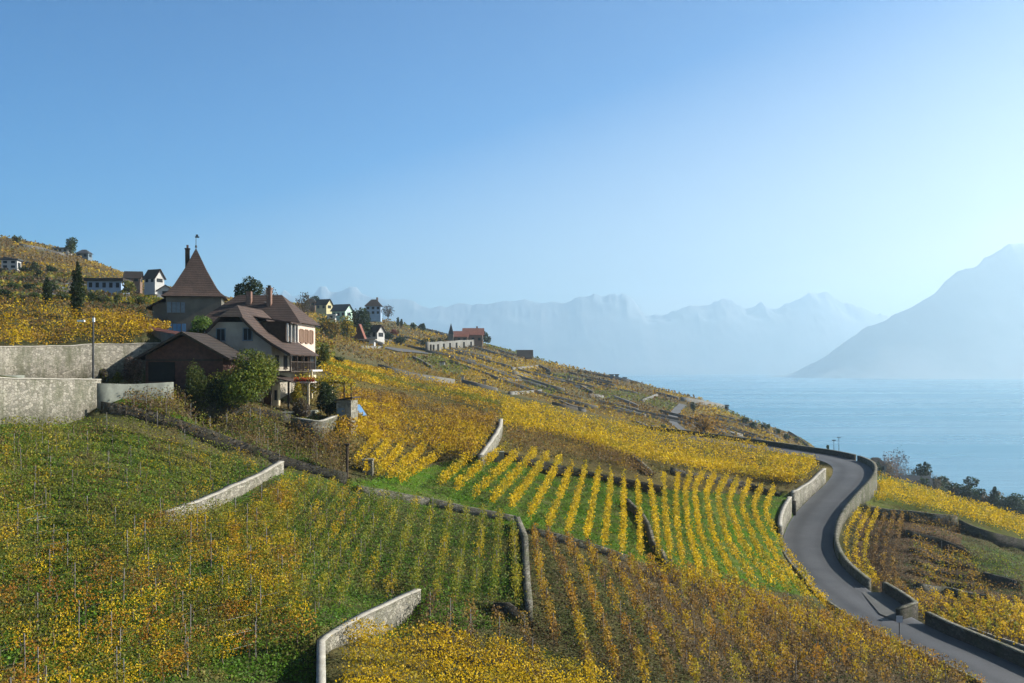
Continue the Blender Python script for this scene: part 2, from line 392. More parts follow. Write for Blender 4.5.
# ------------------------------------------------------------------ terrace walls (near): base line, height, uphill side
# name: (base points (col,row[,distance]), height, side of the uphill ground walking along, reach of the bench, thickness, material, proud above the bench, label, name)
WL = [
 ([(-60,426,66),(0,424,74),(98,424,85)], 3.3, +1, 9, .6, 'stone_pale', .0, 'large pale mortared stone wall at the left edge, the lower of two', 'stone_wall'),
 ([(-40,384,83),(12,383,91),(60,384,96),(110,380,101),(166,374,105)], 3.2, +1, 9, .6, 'stone_pale', .0, 'tall pale stone wall holding up the golden vines behind the lamp pole', 'stone_wall'),
 ([(101,408,83.2),(200,442,84.4),(283,470,86),(347,487,86.8)], .75, +1, 3, .28, 'stone_shaded', .1, 'dark low wall running down from the big pale wall below the house', 'stone_wall'),
 ([(357,491),(430,506),(516,523)], .5, +1, 2.5, .35, 'stone_grey', .1, 'thin grey wall above the green vine slope in the middle', 'stone_wall'),
 ([(164,527),(281,474)], .62, +1, 3, .5, 'stone_pale', .12, 'pale wall slanting across the green vines at left', 'stone_wall'),
 ([(321,720),(321,655),(418,601)], 1.1, +1, 4, .4, 'stone_pale', .15, 'pale angled wall with a corner at the bottom of the slope', 'stone_wall'),
 ([(480,468),(486,460),(495,447),(500,437),(501,430)], 1.2, +1, 4, .5, 'stone_pale', .1, 'bright curved wall at the end of the golden field', 'stone_wall'),
 ([(503,459),(580,476),(664,497)], 1.0, +1, 3.5, .28, 'stone_shaded', .1, 'long shaded wall at the heads of the golden rows', 'stone_wall'),
 ([(671,476),(710,483),(750,490),(796,499)], .7, +1, 3, .28, 'stone_shaded', .1, 'shaded wall under the upper golden field, beside the road wall', 'stone_wall'),
 ([(632,460),(641,467),(651,476)], .5, +1, 2, .4, 'stone_grey', .2, 'short slanting wall between the brown and the golden vines', 'stone_wall'),
 ([(665,567),(662,560),(653,549),(648,531),(640,518),(627,506)], .6, -1, 2, .4, 'stone_grey', .15, 'short curving wall among the golden rows', 'stone_wall'),
 ([(532,534),(573,546),(600,553),(628,562)], .55, +1, 2, .35, 'stone_grey', .05, 'thin wall between the green terrace and the brown rows', 'stone_wall'),
 ([(529,622),(527,600),(526,580),(525,549),(517,530)], .75, +1, 1.5, .5, 'stone_grey', .45, 'narrow upright wall dividing green vines from brown vines', 'stone_wall'),
 ([(494,613),(524,622)], .6, +1, 2, .28, 'stone_shaded', .1, 'short shaded wall at the foot of the dividing wall', 'stone_wall'),
 ([(864,512),(900,519),(930,524),(957,529)], 1.3, +1, 4, .5, 'stone_grey', .1, 'weathered wall below the right-hand golden slope', 'stone_wall'),
 ([(959,532),(990,541),(1024,551),(1070,565)], 1.5, +1, 4, .28, 'stone_shaded', .1, 'broad shaded wall at the right edge under the golden slope', 'stone_wall'),
 ([(906,537),(940,545),(967,556)], .8, +1, 3, .28, 'stone_shaded', .05, 'dark wall across the bare brown terraces', 'stone_wall'),
 ([(913,553),(972,569)], .5, +1, 1.6, .28, 'stone_shaded', .0, 'uppermost low step of the dark narrow terraces', 'stone_wall'),
 ([(914,564),(977,579)], .5, +1, 1.6, .28, 'stone_shaded', .0, 'middle low step of the dark narrow terraces', 'stone_wall'),
 ([(915,575),(982,588)], .5, +1, 1.6, .28, 'stone_shaded', .0, 'lowest step of the dark narrow terraces', 'stone_wall'),
 ([(984,578),(1016,588)], .8, +1, 3, .28, 'stone_shaded', .05, 'short dark wall beneath the small green meadow', 'stone_wall'),
 ([(918,590),(950,594),(992,602)], .6, +1, 2.5, .4, 'stone_grey', .05, 'low grey wall beside the terrace path at the right', 'stone_wall'),
 ([(966,633),(990,642),(1030,656)], .5, +1, 2, .3, 'stone_pale', .1, 'thin pale wall with green gaps behind the lower parapet', 'stone_wall'),
]
walls = []
for pts, h, side, reach, th, mt, proud, lab, nm in WL:
    P = []
    for p in pts:
        Y = p[2] if len(p) > 2 else float(g0.hit(p[0], p[1])[0])
        P.append((U(p[0]) * Y, Y, SL(p[1]) * Y))
    walls.append([np.array(P), h, side, reach, th, mt, proud, lab, nm])
def bench(X, Y):
    X = np.asarray(X, float); Y = np.asarray(Y, float); out = np.zeros(X.shape)
    for P, h, side, reach, th, *_ in walls:
        bx0, by0 = P[:, :2].min(0) - reach * 4; bx1, by1 = P[:, :2].max(0) + reach * 4
        m = (X > bx0) & (X < bx1) & (Y > by0) & (Y < by1)
        if not m.any(): continue
        d, s, _, arc, endf, L = seg_dist(X[m], Y[m], P[:, :2])
        up = s * side > 0
        r = h * np.exp(-np.maximum(0, d - .3) / reach) * np.clip((d - .1) / .2, 0, 1)
        fade = np.where(endf, np.exp(-d / 1.2), 1.0)
        out[m] += np.where(up, r, 0) * fade
    return out
C2 = list(CP)
for P, h, side, reach, th, *_ in walls:     # the foot of each wall
    T, Nn = nrm2(P)
    for q, n in zip(P, Nn):
        x, y = q[0] - n[0] * side * .4, q[1] - n[1] * side * .4
        C2.append((512 + F * x / y, 0, y, q[2] / y))
# outer side of the road, so the land meets it gently
SG = fit_surface(C2, bench)
UU, YY = np.meshgrid(UA, YA, indexing='ij'); XX = UU * YY
SG = SG + bench(XX, YY) / YY
# road cut
m = (XX > 15) & (XX < 75) & (YY > 50) & (YY < 220)
rd, rs, rz, ra, re, rL = seg_dist(XX[m], YY[m], ROAD)
zt = SG[m] * YY[m]; k = np.clip((rd - HALF - .15) / .5, 0, 1); k = np.where(re, 1, k)
# outer side: the land falls at least a little below the road
SG[m] = (rz - .05) / YY[m] * (1 - k) + zt / YY[m] * k
LAY = np.array([P3(872,600,95.5), P3(902,617,90.5)])
m = (XX > 25) & (XX < 45) & (YY > 80) & (YY < 105)
ld, ls, lz, la, le, lL = seg_dist(XX[m], YY[m], LAY); k = np.clip((ld - 2.0) / .4, 0, 1); SG[m] = np.minimum(SG[m], (lz - .25) / YY[m]) * (1 - k) + SG[m] * k
g = Ground(SG)
ZZ = np.maximum(SG * YY, -103 )
SG = ZZ / YY; g.S = SG
# ------------------------------------------------------------------ ground cover: what grows where (real ground colours)
def in_poly(X, Y, poly):
    r = np.zeros(X.shape, bool); n = len(poly); j = n - 1
    for i in range(n):
        xi, yi = poly[i]; xj, yj = poly[j]
        c = ((yi > Y) != (yj > Y)) & (X < (xj - xi) * (Y - yi) / (yj - yi + 1e-12) + xi); r ^= c; j = i
    return r
GRASS = (.04, .08, .014); DRY = (.10, .08, .035); SOIL = (.07, .048, .03); SCRUB = (.05, .058, .022); MEADOW = (.05, .115, .008)
COVER = [ # (polygon in picture coordinates, distance range, colour)
 ([(-200,700),(-200,425),(100,425),(280,470),(520,520),(528,625),(330,640),(320,700)], (10,120), (.06,.10,.022)),
 ([(100,408),(100,385),(270,390),(370,420),(350,480),(280,462)], (60,125), (.12,.10,.04)),
 ([(100,405),(190,432),(300,468),(350,480),(300,455),(200,420),(105,392)], (60,125), MEADOW),
 ([(345,485),(500,452),(670,490),(800,498),(780,560),(830,600),(700,580),(640,562),(525,530)], (60,140), MEADOW),
 ([(525,528),(640,562),(760,590),(850,622),(1000,700),(530,700)], (40,110), (.11,.085,.05)),
 ([(528,532),(600,550),(700,690),(535,690)], (40,110), (.075,.095,.028)),
 ([(330,700),(330,650),(430,600),(530,625),(560,700)], (30,90), (.10,.10,.04)),
 ([(860,512),(957,530),(985,590),(1030,600),(1030,665),(900,605),(850,570)], (80,135), (.13,.085,.055)),
 ([(960,540),(1040,560),(1040,595),(985,580)], (90,140), (.07,.12,.03)),
 ([(866,507),(872,470),(1040,530),(1040,550),(955,518)], (110,200), (.09,.13,.02)),
 ([(350,480),(300,440),(310,365),(500,395),(860,460),(800,495),(660,487),(500,450)], (90,200), (.13,.11,.03)),
]
PX = 512 + F * UU; PY = EYE - F * SG
CC = np.empty(UU.shape + (3,)); CC[:] = SCRUB
for poly, (a, b), c in COVER:
    mm = in_poly(PX, PY, poly) & (YY > a) & (YY < b); CC[mm] = np.array(c) * (1 if c is MEADOW else .7)
FARPAL = [(.14,.105,.022), (.115,.088,.026), (.09,.072,.030), (.065,.075,.022), (.10,.095,.045)]
def farpatch(x, y, z):
    """the far hillside is parcelled into strips that follow the slope: index of the crop of each strip"""
    q = z * .9 + 3.5 * np.sin(x * .021 + 1.3) + 3.0 * np.sin((x + y) * .013) ; b_ = np.floor(q / 3.6)
    a_ = np.floor((x * .8 + y * .45) / (26 + 9 * np.sin(b_ * 7.1)) + b_ * .37)
    h_ = np.abs(np.sin(b_ * 12.9898 + a_ * 78.233) * 43758.5453) % 1.0
    return np.digitize(h_, [.2, .46, .68, .86])
far = (YY > 215) & (UU < .33)
CC[far] = np.array(FARPAL)[farpatch(XX[far], YY[far], ZZ[far])] * .9
lf = far & (PX < 230) & (PY > 268) & (YY < 420); CC[lf] = (.055, .052, .024)
m2 = (YY > 215) & (UU >= .33); CC[m2] = (.05, .06, .025)
verts = np.stack([XX, YY, ZZ], -1).reshape(-1, 3)
ii, jj = np.meshgrid(np.arange(NU - 1), np.arange(NV - 1), indexing='ij'); a = (ii * NV + jj).ravel()
faces = np.stack([a, a + NV, a + NV + 1, a + 1], 1)
gm, n, b = new_mat('hillside_ground')
at = n.nodes.new('ShaderNodeAttribute'); at.attribute_name = 'Col'
v = tc(n)
f1 = noise(n, v, .35, 6, .65); f2 = noise(n, v, 4.0, 4, .7); f3 = noise(n, tc(n, (1, 1, .3)), 14, 3, .6)
c1 = mixc(n, ramp(n, f1, [(.38, (0, 0, 0)), (.62, (1, 1, 1))]), at.outputs['Color'], mixc(n, .5, at.outputs['Color'], (.13, .10, .055)))
c2 = mixc(n, 1.0, c1, ramp(n, f2, [(.3, (.55, .55, .55)), (.7, (1.45, 1.4, 1.3))]), 'MULTIPLY')
c3_ = mixc(n, 1.0, c2, ramp(n, f3, [(.3, (.7, .7, .7)), (.7, (1.3, 1.3, 1.3))]), 'MULTIPLY')
n.links.new(c3_, b.inputs['Base Color']); b.inputs['Roughness'].default_value = 1; b.inputs['Specular IOR Level'].default_value = .05
bump(n, f2, b, .25, .8)
ter = np_mesh('hillside_terrain', verts, faces, gm, CC.reshape(-1, 3), smooth=True, domain='POINT')
tag(ter, kind='structure')

# lake
lm, n, b = new_mat('lake_water')
v = tc(n, (.0006, .006, 1)); st = noise(n, v, 1.0, 5, .6)
b.inputs['Base Color'].default_value = (.006, .05, .09, 1); b.inputs['IOR'].default_value = 1.33
n.links.new(ramp(n, st, [(.35, (.2,) * 3), (.65, (.34,) * 3)]), b.inputs['Roughness'])
n.links.new(ramp(n, st, [(.3, (.02, .15, .24)), (.7, (.04, .19, .29))]), b.inputs['Base Color'])
v2 = tc(n, (.05, .12, 1)); bump(n, noise(n, v2, 1.0, 4, .6), b, 1.0, .5)
MB().quadv([(-12000, -600, LAKE), (12000, -600, LAKE), (12000, 12000, LAKE), (-12000, 12000, LAKE)]).build('lake_water', lm)
tag(bpy.data.objects['lake_water'], kind='structure')

# mountains across the lake
rm, n, b = new_mat('mountain_rock')
g_ = n.nodes.new('ShaderNodeNewGeometry'); sx = n.nodes.new('ShaderNodeSeparateXYZ'); n.links.new(g_.outputs['Position'], sx.inputs[0])
nz = noise(n, tc(n), .002, 8, .65)
mm_ = N(n, 'ShaderNodeMath', operation='MULTIPLY_ADD'); n.links.new(nz, mm_.inputs[0]); mm_.inputs[1].default_value = 600; n.links.new(sx.outputs[2], mm_.inputs[2])
alt = N(n, 'ShaderNodeMapRange'); n.links.new(mm_.outputs[0], alt.inputs[0]); alt.inputs[1].default_value = 1090; alt.inputs[2].default_value = 1330
rock = ramp(n, nz, [(.35, (.15, .18, .19)), (.6, (.24, .25, .26))])
n.links.new(mixc(n, alt.outputs[0], rock, (.55, .57, .60)), b.inputs['Base Color']); b.inputs['Roughness'].default_value = 1
def ridge(name, sky_pts, Y, depth, seed, relief=1.0):
    r_ = np.random.default_rng(seed)
    px = np.array([p[0] for p in sky_pts], float); py = np.array([p[1] for p in sky_pts], float)
    nx = 1100; nw = 70
    X = np.linspace(px[0], px[-1], nx); top = (EYE - np.interp(X, px, py)) / F * Y
    def fbm(x, y):
        o = np.zeros(np.broadcast(x, y).shape); amp = 1.; fr = 1.
        for k in range(6):
            a_, b_, p_ = r_.uniform(0, 6.28, 3); c_, s_ = math.cos(a_), math.sin(a_)
            o += amp * (1 - np.abs(np.sin((x * c_ + y * s_) * fr + p_ + 1.3 * np.sin((y * c_ - x * s_) * fr * .7 + b_)))); amp *= .52; fr *= 1.9
        return o
    ker = np.hanning(181); ker /= ker.sum(); tops = np.convolve(np.pad(top, 90, 'edge'), ker, 'valid')
    w = np.linspace(-1, 1, nw)
    xs = (X - 512) / F * Y
    Xg, Wg = np.meshgrid(xs, w, indexing='ij'); Yg = Y + Wg * depth
    prof = np.where(Wg < 0, (1 + Wg) ** 1.15, (1 - Wg) ** 1.0)
    nn = fbm(Xg / 600, Yg / 600)
    crest = tops[:, None] + (top - tops)[:, None] * prof ** 5
    Zg = (LAKE - 60) + (crest - LAKE + 60) * prof * (1 - .16 * (1 - prof) * (nn - .9))
    Zg += (nn - nn.mean()) * 15 * np.minimum(1, prof * 2) * (np.abs(Wg) > .02)
    def vnoise(cell):      # smooth random relief, the same in every direction
        gx, gy = (Xg - Xg.min()) / cell, (Yg - Yg.min()) / cell; L_ = r_.normal(0, 1, (int(gx.max()) + 3, int(gy.max()) + 3)); ix, iy = gx.astype(int), gy.astype(int); fx, fy = gx - ix, gy - iy
        fx, fy = fx * fx * (3 - 2 * fx), fy * fy * (3 - 2 * fy)
        return (L_[ix, iy] * (1 - fx) + L_[ix + 1, iy] * fx) * (1 - fy) + (L_[ix, iy + 1] * (1 - fx) + L_[ix + 1, iy + 1] * fx) * fy
    Zg -= (np.abs(vnoise(330.)) * 62 + np.abs(vnoise(150.)) * 30 + np.abs(vnoise(70.)) * 14) * (.12 + .88 * np.clip(prof, 0, 1) ** 4) * (Y / 10500.) * relief; Zg += 26 * relief * (Y / 10500.) * np.clip(prof, 0, 1) ** 2
    V_ = np.stack([Xg, Yg, Zg], -1).reshape(-1, 3)
    a_, b_ = np.meshgrid(np.arange(nx - 1), np.arange(nw - 1), indexing='ij'); q = (a_ * nw + b_).ravel()
    o = np_mesh(name, V_, np.stack([q, q + nw, q + nw + 1, q + 1], 1), rm, smooth=True); tag(o, kind='structure'); return o
ridge('mountain', [(740,379),(765,377),(790,375.5),(800,375),(812,368),(830,352),(838,345),(848,336),(862,329),(880,322),(900,311),(915,300),(926,291),(940,283),(948,274),(962,267),(975,261),(985,255),(1003,246),(1010,240),(1024,236),(1050,234),(1080,236),(1150,240),(1250,236),(1400,250)], 7000, 1050, 3, .8)
ridge('mountains', [(120,330),(200,308),(262,296),(285,290),(305,290),(315,286),(320,280),(326,280),(330,287),(336,288),(344,282),(350,278),(356,280),(362,285),(372,289),(385,294),(400,297),(414,297),(430,304),(445,302),(462,299),(480,301),(500,301),(520,298),(545,300),(570,300),(580,297),(595,292),(610,289),(625,291),(633,296),(645,307),(658,303),(668,307),(680,304),(690,301),(700,302),(712,300),(722,296),(732,293),(745,298),(757,302),(770,299),(785,295),(800,293),(815,288),(824,288),(835,297),(850,303),(870,310),(900,320),(960,340)], 10500, 1100, 5)
# air: one closed box of thin even haze
bpy.ops.mesh.primitive_cube_add(size=1); hz = bpy.context.object; hz.name = 'haze'; hz.data.name = 'haze'
HT = 985.0; hz.scale = (25000, 13500, HT + 110); hz.location = (0, 5800, (HT - 110) / 2)
tag(hz, kind='stuff')
hm = bpy.data.materials.new('haze'); hm.use_nodes = True; hn = hm.node_tree; hn.nodes.clear()
ho = hn.nodes.new('ShaderNodeOutputMaterial'); pv = hn.nodes.new('ShaderNodeVolumePrincipled')
pv.inputs['Color'].default_value = (*HAZE_COL, 1); pv.inputs['Density'].default_value = HAZE; pv.inputs['Anisotropy'].default_value = .55
hn.links.new(pv.outputs[0], ho.inputs['Volume']); hz.data.materials.append(hm)
try: hm.cycles.homogeneous_volume = True
except Exception: pass
# ------------------------------------------------------------------ road surface, kerb and walls
am, n, b = new_mat('asphalt')
v = tc(n); f = noise(n, v, .25, 5, .6); f2 = noise(n, v, 12, 3)
n.links.new(mixc(n, 1., ramp(n, f, [(.3, (.050, .052, .056)), (.7, (.085, .085, .088))]), ramp(n, f2, [(.3, (.8,) * 3), (.7, (1.2,) * 3)]), 'MULTIPLY'), b.inputs['Base Color'])
ca = n.nodes.new('ShaderNodeAttribute'); ca.attribute_name = 'Col'; ol = b.inputs['Base Color'].links[0].from_socket
n.links.new(mixc(n, 1., mixc(n, 1., ol, ca.outputs['Color'], 'MULTIPLY'), (.74, .755, .785), 'MULTIPLY'), b.inputs['Base Color']); b.inputs['Roughness'].default_value = .8
def ribbon(P, offs, dz, name, mat):
    T, Nn = nrm2(P); k = len(offs)
    V_ = np.stack([np.concatenate([P[:, :2] + Nn * o, (P[:, 2] + z)[:, None]], 1) for o, z in zip(offs, dz)], 1).reshape(-1, 3)
    i_, j_ = np.meshgrid(np.arange(len(P) - 1), np.arange(k - 1), indexing='ij'); q = (i_ * k + j_).ravel()
    return np_mesh(name, V_, np.stack([q, q + 1, q + k + 1, q + k], 1)[:, ::-1], mat, smooth=True)
ro = (-HALF, -2.45, -1.9, -1.5, -1.1, -.6, 0, .6, 1.1, 1.5, 1.9, 2.45, HALF)
rt = (1.7, 1.25, 1.0, .78, .80, 1.08, 1.15, 1.08, .80, .78, 1.0, 1.25, 1.7)          # worn wheel tracks, dusty edges
rdo = ribbon(ROAD, ro, [.06 * (1 - (o / HALF) ** 2) for o in ro], 'road', am); tag(rdo, kind='structure')
ra_ = rdo.data.attributes.new('Col', 'FLOAT_COLOR', 'POINT'); cw = np.ones((len(ROAD), len(ro), 4), dtype=np.float32)
wob = np.convolve(rng.normal(0, 1, (len(ROAD) + 8) * 1), np.ones(9) / 9, 'valid'); cw[..., :3] = (np.array(rt)[None] * (1 + .35 * wob[:, None] * (np.abs(np.array(ro)) > 2.2)))[..., None]; ra_.data.foreach_set('color', cw.reshape(-1))

def wall_strip(P, base, top, th, name, mat, coping=True, cap=None, off=0.0, step=1.0, jag=.03, parent=None):
    """a masonry wall along plan polyline P; base/top: arrays of heights"""
    P = np.asarray(P, float); L = np.r_[0, np.cumsum(np.linalg.norm(np.diff(P[:, :2], axis=0), axis=1))]
    n_ = max(3, int(L[-1] / step) + 1); t = np.linspace(0, L[-1], n_)
    Q = np.stack([np.interp(t, L, P[:, 0]), np.interp(t, L, P[:, 1])], 1); bz = np.interp(t, L, base); tz = np.interp(t, L, top)
    tz = tz + np.convolve(rng.normal(0, jag, n_ + 2), [.3, .4, .3], 'valid')
    T, Nn = nrm2(Q)
    a_ = Q + Nn * (off + th / 2); c_ = Q + Nn * (off - th / 2)
    V_ = []
    for i in range(n_):
        V_ += [(a_[i, 0], a_[i, 1], bz[i]), (a_[i, 0], a_[i, 1], tz[i]), (c_[i, 0], c_[i, 1], tz[i]), (c_[i, 0], c_[i, 1], bz[i])]
    F_ = []
    for i in range(n_ - 1):
        for k in range(4):
            F_.append((i * 4 + k, i * 4 + (k + 1) % 4, i * 4 + 4 + (k + 1) % 4, i * 4 + 4 + k))
    F_ += [(0, 3, 2, 1), ((n_ - 1) * 4, (n_ - 1) * 4 + 1, (n_ - 1) * 4 + 2, (n_ - 1) * 4 + 3)]
    o = np_mesh(name, V_, F_, mat, parent=parent)
    if coping:
        e = .03; h_ = .09; V_ = []
        a_ = Q + Nn * (off + th / 2 + e); c_ = Q + Nn * (off - th / 2 - e)
        for i in range(n_): V_ += [(a_[i, 0], a_[i, 1], tz[i] - .01), (a_[i, 0], a_[i, 1], tz[i] + h_), (c_[i, 0], c_[i, 1], tz[i] + h_), (c_[i, 0], c_[i, 1], tz[i] - .01)]
        np_mesh('coping', V_, F_, cap or M['coping'], parent=o)
    return o
for P, h, side, reach, th, mt, proud, lab, nm in walls:
    T, Nn = nrm2(P)
    L = np.r_[0, np.cumsum(np.linalg.norm(np.diff(P[:, :2], axis=0), axis=1))]; n_ = max(3, int(L[-1] / .8) + 1); t = np.linspace(0, L[-1], n_)
    Q = np.stack([np.interp(t, L, P[:, 0]), np.interp(t, L, P[:, 1])], 1); T, Nn = nrm2(Q)
    lo = g.z(Q[:, 0] - Nn[:, 0] * side * .6, Q[:, 1] - Nn[:, 1] * side * .6); up = g.z(Q[:, 0] + Nn[:, 0] * side * .6, Q[:, 1] + Nn[:, 1] * side * .6)
    top = np.maximum(up, lo + h * .9) + proud; fit = np.polyval(np.polyfit(t, top, 1 if h > 3 else 3 if len(P) > 3 else 2), t); top = fit
    o = wall_strip(Q, np.minimum(lo, up) - .6, top, th, nm, M[mt], coping=mt == 'stone_pale', step=.8, jag=.05)
    tag(o, lab, 'wall', 'terrace walls')
# parapets and the retaining wall along the road
def arc_of(px, py, Y):
    x, y, z = P3(px, py, Y); d, s, zz, arc, e, L = seg_dist(np.array([x]), np.array([y]), ROAD); return float(arc[0])
RL = np.r_[0, np.cumsum(np.linalg.norm(np.diff(ROAD[:, :2], axis=0), axis=1))]
def road_part(a0, a1, off, step=.8):
    t = np.arange(a0, a1, step); P = np.stack([np.interp(t, RL, ROAD[:, k]) for k in range(3)], 1); T, Nn = nrm2(P); P[:, :2] += Nn * off; return P
# walking along ROAD goes away from the viewer: the valley side is to the right
a_end = arc_of(862, 590, 97.5); a_lay = arc_of(896, 624, 87.8); aB = arc_of(838, 457, 155)
for a0, a1, hh, lab, mt in ((a_end + 1.0, aB - .3, .72, 'stone parapet on the outer side of the road bend', 'stone_grey'), (aB, RL[-1] - 20, .72, 'dark parapet of the upper road behind the golden field', 'stone_shaded')):
    P = road_part(a0, a1, -HALF - .35)
    lo = g.z(P[:, 0], P[:, 1]) ; T, Nn = nrm2(P); out = g.z(P[:, 0] - Nn[:, 0] * .9, P[:, 1] - Nn[:, 1] * .9)
    tag(wall_strip(P, np.minimum(out, P[:, 2]) - .5, P[:, 2] + hh, .45, 'parapet', M[mt], cap=M['stone_grey'], jag=.02), lab, 'parapet', 'road parapets')
# lay-by with its own back wall, then the lower parapet
P = road_part(0, a_lay - .2, -HALF - .35); T, Nn = nrm2(P); out = g.z(P[:, 0] - Nn[:, 0] * .9, P[:, 1] - Nn[:, 1] * .9)
tag(wall_strip(P, np.minimum(out, P[:, 2]) - .5, P[:, 2] + .95, .45, 'parapet', M['stone_shaded'], cap=M['stone_grey'], jag=.02), 'dark lower parapet beside the road sign, leaving the picture at right', 'parapet', 'road parapets')
# ------------------------------------------------------------------ vines
GOLD = [(.70, .47, .012), (.60, .39, .010), (.48, .32, .014), (.36, .29, .02)]
DEEP = [(.50, .30, .014), (.42, .245, .015), (.30, .17, .018), (.44, .31, .016)]
OLIVE = [(.19, .215, .022), (.28, .25, .022), (.13, .165, .02), (.38, .30, .02)]
GREEN = [(.10, .16, .016), (.145, .20, .02), (.20, .23, .02), (.28, .26, .02)]
BROWN = [(.17, .10, .04), (.24, .14, .04), (.12, .075, .035), (.32, .20, .03)]
RUST = [(.38, .15, .02), (.44, .22, .016), (.28, .075, .016), (.24, .14, .025)]
MIXED = [(.60, .38, .014), (.48, .24, .016), (.28, .25, .025), (.15, .18, .02), (.64, .46, .014), (.28, .15, .03)]
def quads(C, size, cols, r_, up=.0, aspect=.75):
    """leaf-sized quads at centres C with random facing"""
    n_ = len(C); a = r_.normal(0, 1, (n_, 3)); a[:, 2] *= (1 - up); a /= np.linalg.norm(a, axis=1)[:, None] + 1e-9
    b_ = np.cross(a, r_.normal(0, 1, (n_, 3))); b_ /= np.linalg.norm(b_, axis=1)[:, None] + 1e-9; c_ = np.cross(a, b_)
    s = np.asarray(size).reshape(-1, 1) * .5
    b_ = b_ * s; c_ = c_ * s * aspect; k = a * s * .35
    V_ = np.stack([C - b_ - k * 0, C - c_ + k, C + b_ - k * 0, C + c_ + k], 1).reshape(-1, 3)
    return V_, np.arange(n_ * 4).reshape(-1, 4)
def row_leaves(P, pal, dens, size, h0, h1, width, r_, fill=1.0, spacing=1.1, jit=.18):
    L = np.r_[0, np.cumsum(np.linalg.norm(np.diff(P[:, :2], axis=0), axis=1))]; tot = L[-1]
    nv_ = max(1, int(tot / spacing)); keep = r_.random(nv_) < fill
    vig = np.clip(r_.normal(1, .28, nv_), .35, 1.6) * keep
    pc = np.array(pal)[r_.choice(len(pal), nv_, p=None)]
    n_ = int(tot * dens); t = r_.random(n_) * tot; vi = np.minimum((t / tot * nv_).astype(int), nv_ - 1)
    k = r_.random(n_) < vig[vi]; t = t[k]; vi = vi[k]; n_ = len(t)
    if n_ == 0: return None
    x = np.interp(t, L, P[:, 0]); y = np.interp(t, L, P[:, 1]); z = np.interp(t, L, P[:, 2])
    hh = h0 + (h1 - h0) * (r_.beta(1.5, 1.3, n_)) * np.minimum(1.15, .75 + .3 * vig[vi])
    x = x + r_.normal(0, width, n_); y = y + r_.normal(0, width, n_)
    C = np.stack([x, y, z + hh], 1)
    mixin = np.array(pal)[r_.integers(0, len(pal), n_)]; w = r_.random(n_)[:, None] ** 2.5
    col = (pc[vi] * (1 - w) + mixin * w) * (1 + r_.normal(0, jit, n_))[:, None]
    V_, F_ = quads(C, size * r_.uniform(.7, 1.3, n_), col, r_)
    return V_, F_, np.clip(col, .005, .9)
STEMS = []
def stem_mesh():
    if not STEMS:
        for k in range(5):
            a, b_ = rnd.uniform(-.14, .14), rnd.uniform(-.14, .14); m = MB(); m.tube([(0, 0, -.1), (a, b_, .4), (a * .3, b_ * .3, .75), (a * .3 + .1, b_ * .3 - .06, 1.0)], .04, 4, .018)
            o = m.build('stem', M['wood']); STEMS.append(o.data); bpy.data.objects.remove(o)
    return rnd.choice(STEMS)
def stems(P, r_, t, h, spacing=1.1):
    L = np.r_[0, np.cumsum(np.linalg.norm(np.diff(P[:, :2], axis=0), axis=1))]; n_ = min(100, max(1, int(L[-1] / spacing)))
    for i in range(n_):
        q = (i + .5 + r_.uniform(-.2, .2)) * L[-1] / n_; o = link('stem', stem_mesh(), t, tuple(float(np.interp(q, L, P[:, k])) for k in range(3)))
        o.rotation_euler = (0, 0, r_.uniform(0, 6.28)); o.scale = (1, 1, h)
ORD = 'first second third fourth fifth sixth seventh eighth ninth tenth eleventh twelfth thirteenth fourteenth fifteenth sixteenth seventeenth eighteenth nineteenth twentieth'.split()
def ordinal(i):
    if i < 20: return ORD[i]
    t = ['twenty', 'thirty', 'forty', 'fifty'][i // 10 - 2] if i >= 20 else ''
    if (i + 1) % 10 == 0: return ['thirtieth', 'fortieth', 'fiftieth'][(i + 1) // 10 - 3]
    return ['twenty', 'thirty', 'forty', 'fifty'][(i + 1) // 10 - 2] + '-' + ORD[(i + 1) % 10 - 1]
def resamp(G, m):
    G = np.array(G, float); L = np.r_[0, np.cumsum(np.linalg.norm(np.diff(G, axis=0), axis=1))]; t = np.linspace(0, L[-1], m)
    return np.stack([np.interp(t, L, G[:, 0]), np.interp(t, L, G[:, 1])], 1)
def guide_rows(guides, ns, m=26):
    """picture polylines interpolated between hand-traced rows"""
    if isinstance(ns, int): ns = [ns] * (len(guides) - 1)
    Gs = [resamp(G, m) for G in guides]; rows = []
    for i, n_ in enumerate(ns):
        for k in range(n_ + 1): rows.append(Gs[i] + (Gs[i + 1] - Gs[i]) * k / (n_ + 1))
    rows.append(Gs[-1]); return rows
def ground_rows(rows, ymin=9, ymax=230, maxjump=9):
    out = []
    for Rw in rows:
        Y = g.hit(Rw[:, 0], Rw[:, 1], ymin)
        P = np.stack([U(Rw[:, 0]) * Y, Y], 1)
        ok = Y < ymax
        P = P[ok]
        if len(P) < 2: continue
        # drop stray jumps behind a bank
        med = np.median(P[:, 1]); 
        d = np.linalg.norm(np.diff(P, axis=0), axis=1); k = np.r_[True, d < max(maxjump, 4 * np.median(d))]
        P = P[k]
        if len(P) < 2: continue
        if len(P) > 6:  # straighten small wobbles, as rows are set out with a string
            for _ in range(2): P[1:-1] = (P[:-2] + 2 * P[1:-1] + P[2:]) / 4
        L = np.r_[0, np.cumsum(np.linalg.norm(np.diff(P, axis=0), axis=1))]
        if L[-1] < 2: continue
        t = np.linspace(0, L[-1], max(3, int(L[-1] / 1.0))); Q = np.stack([np.interp(t, L, P[:, 0]), np.interp(t, L, P[:, 1])], 1)
        out.append(np.concatenate([Q, g.z(Q[:, 0], Q[:, 1])[:, None]], 1))
    return out
seed_ = [100]
NROW = [0]
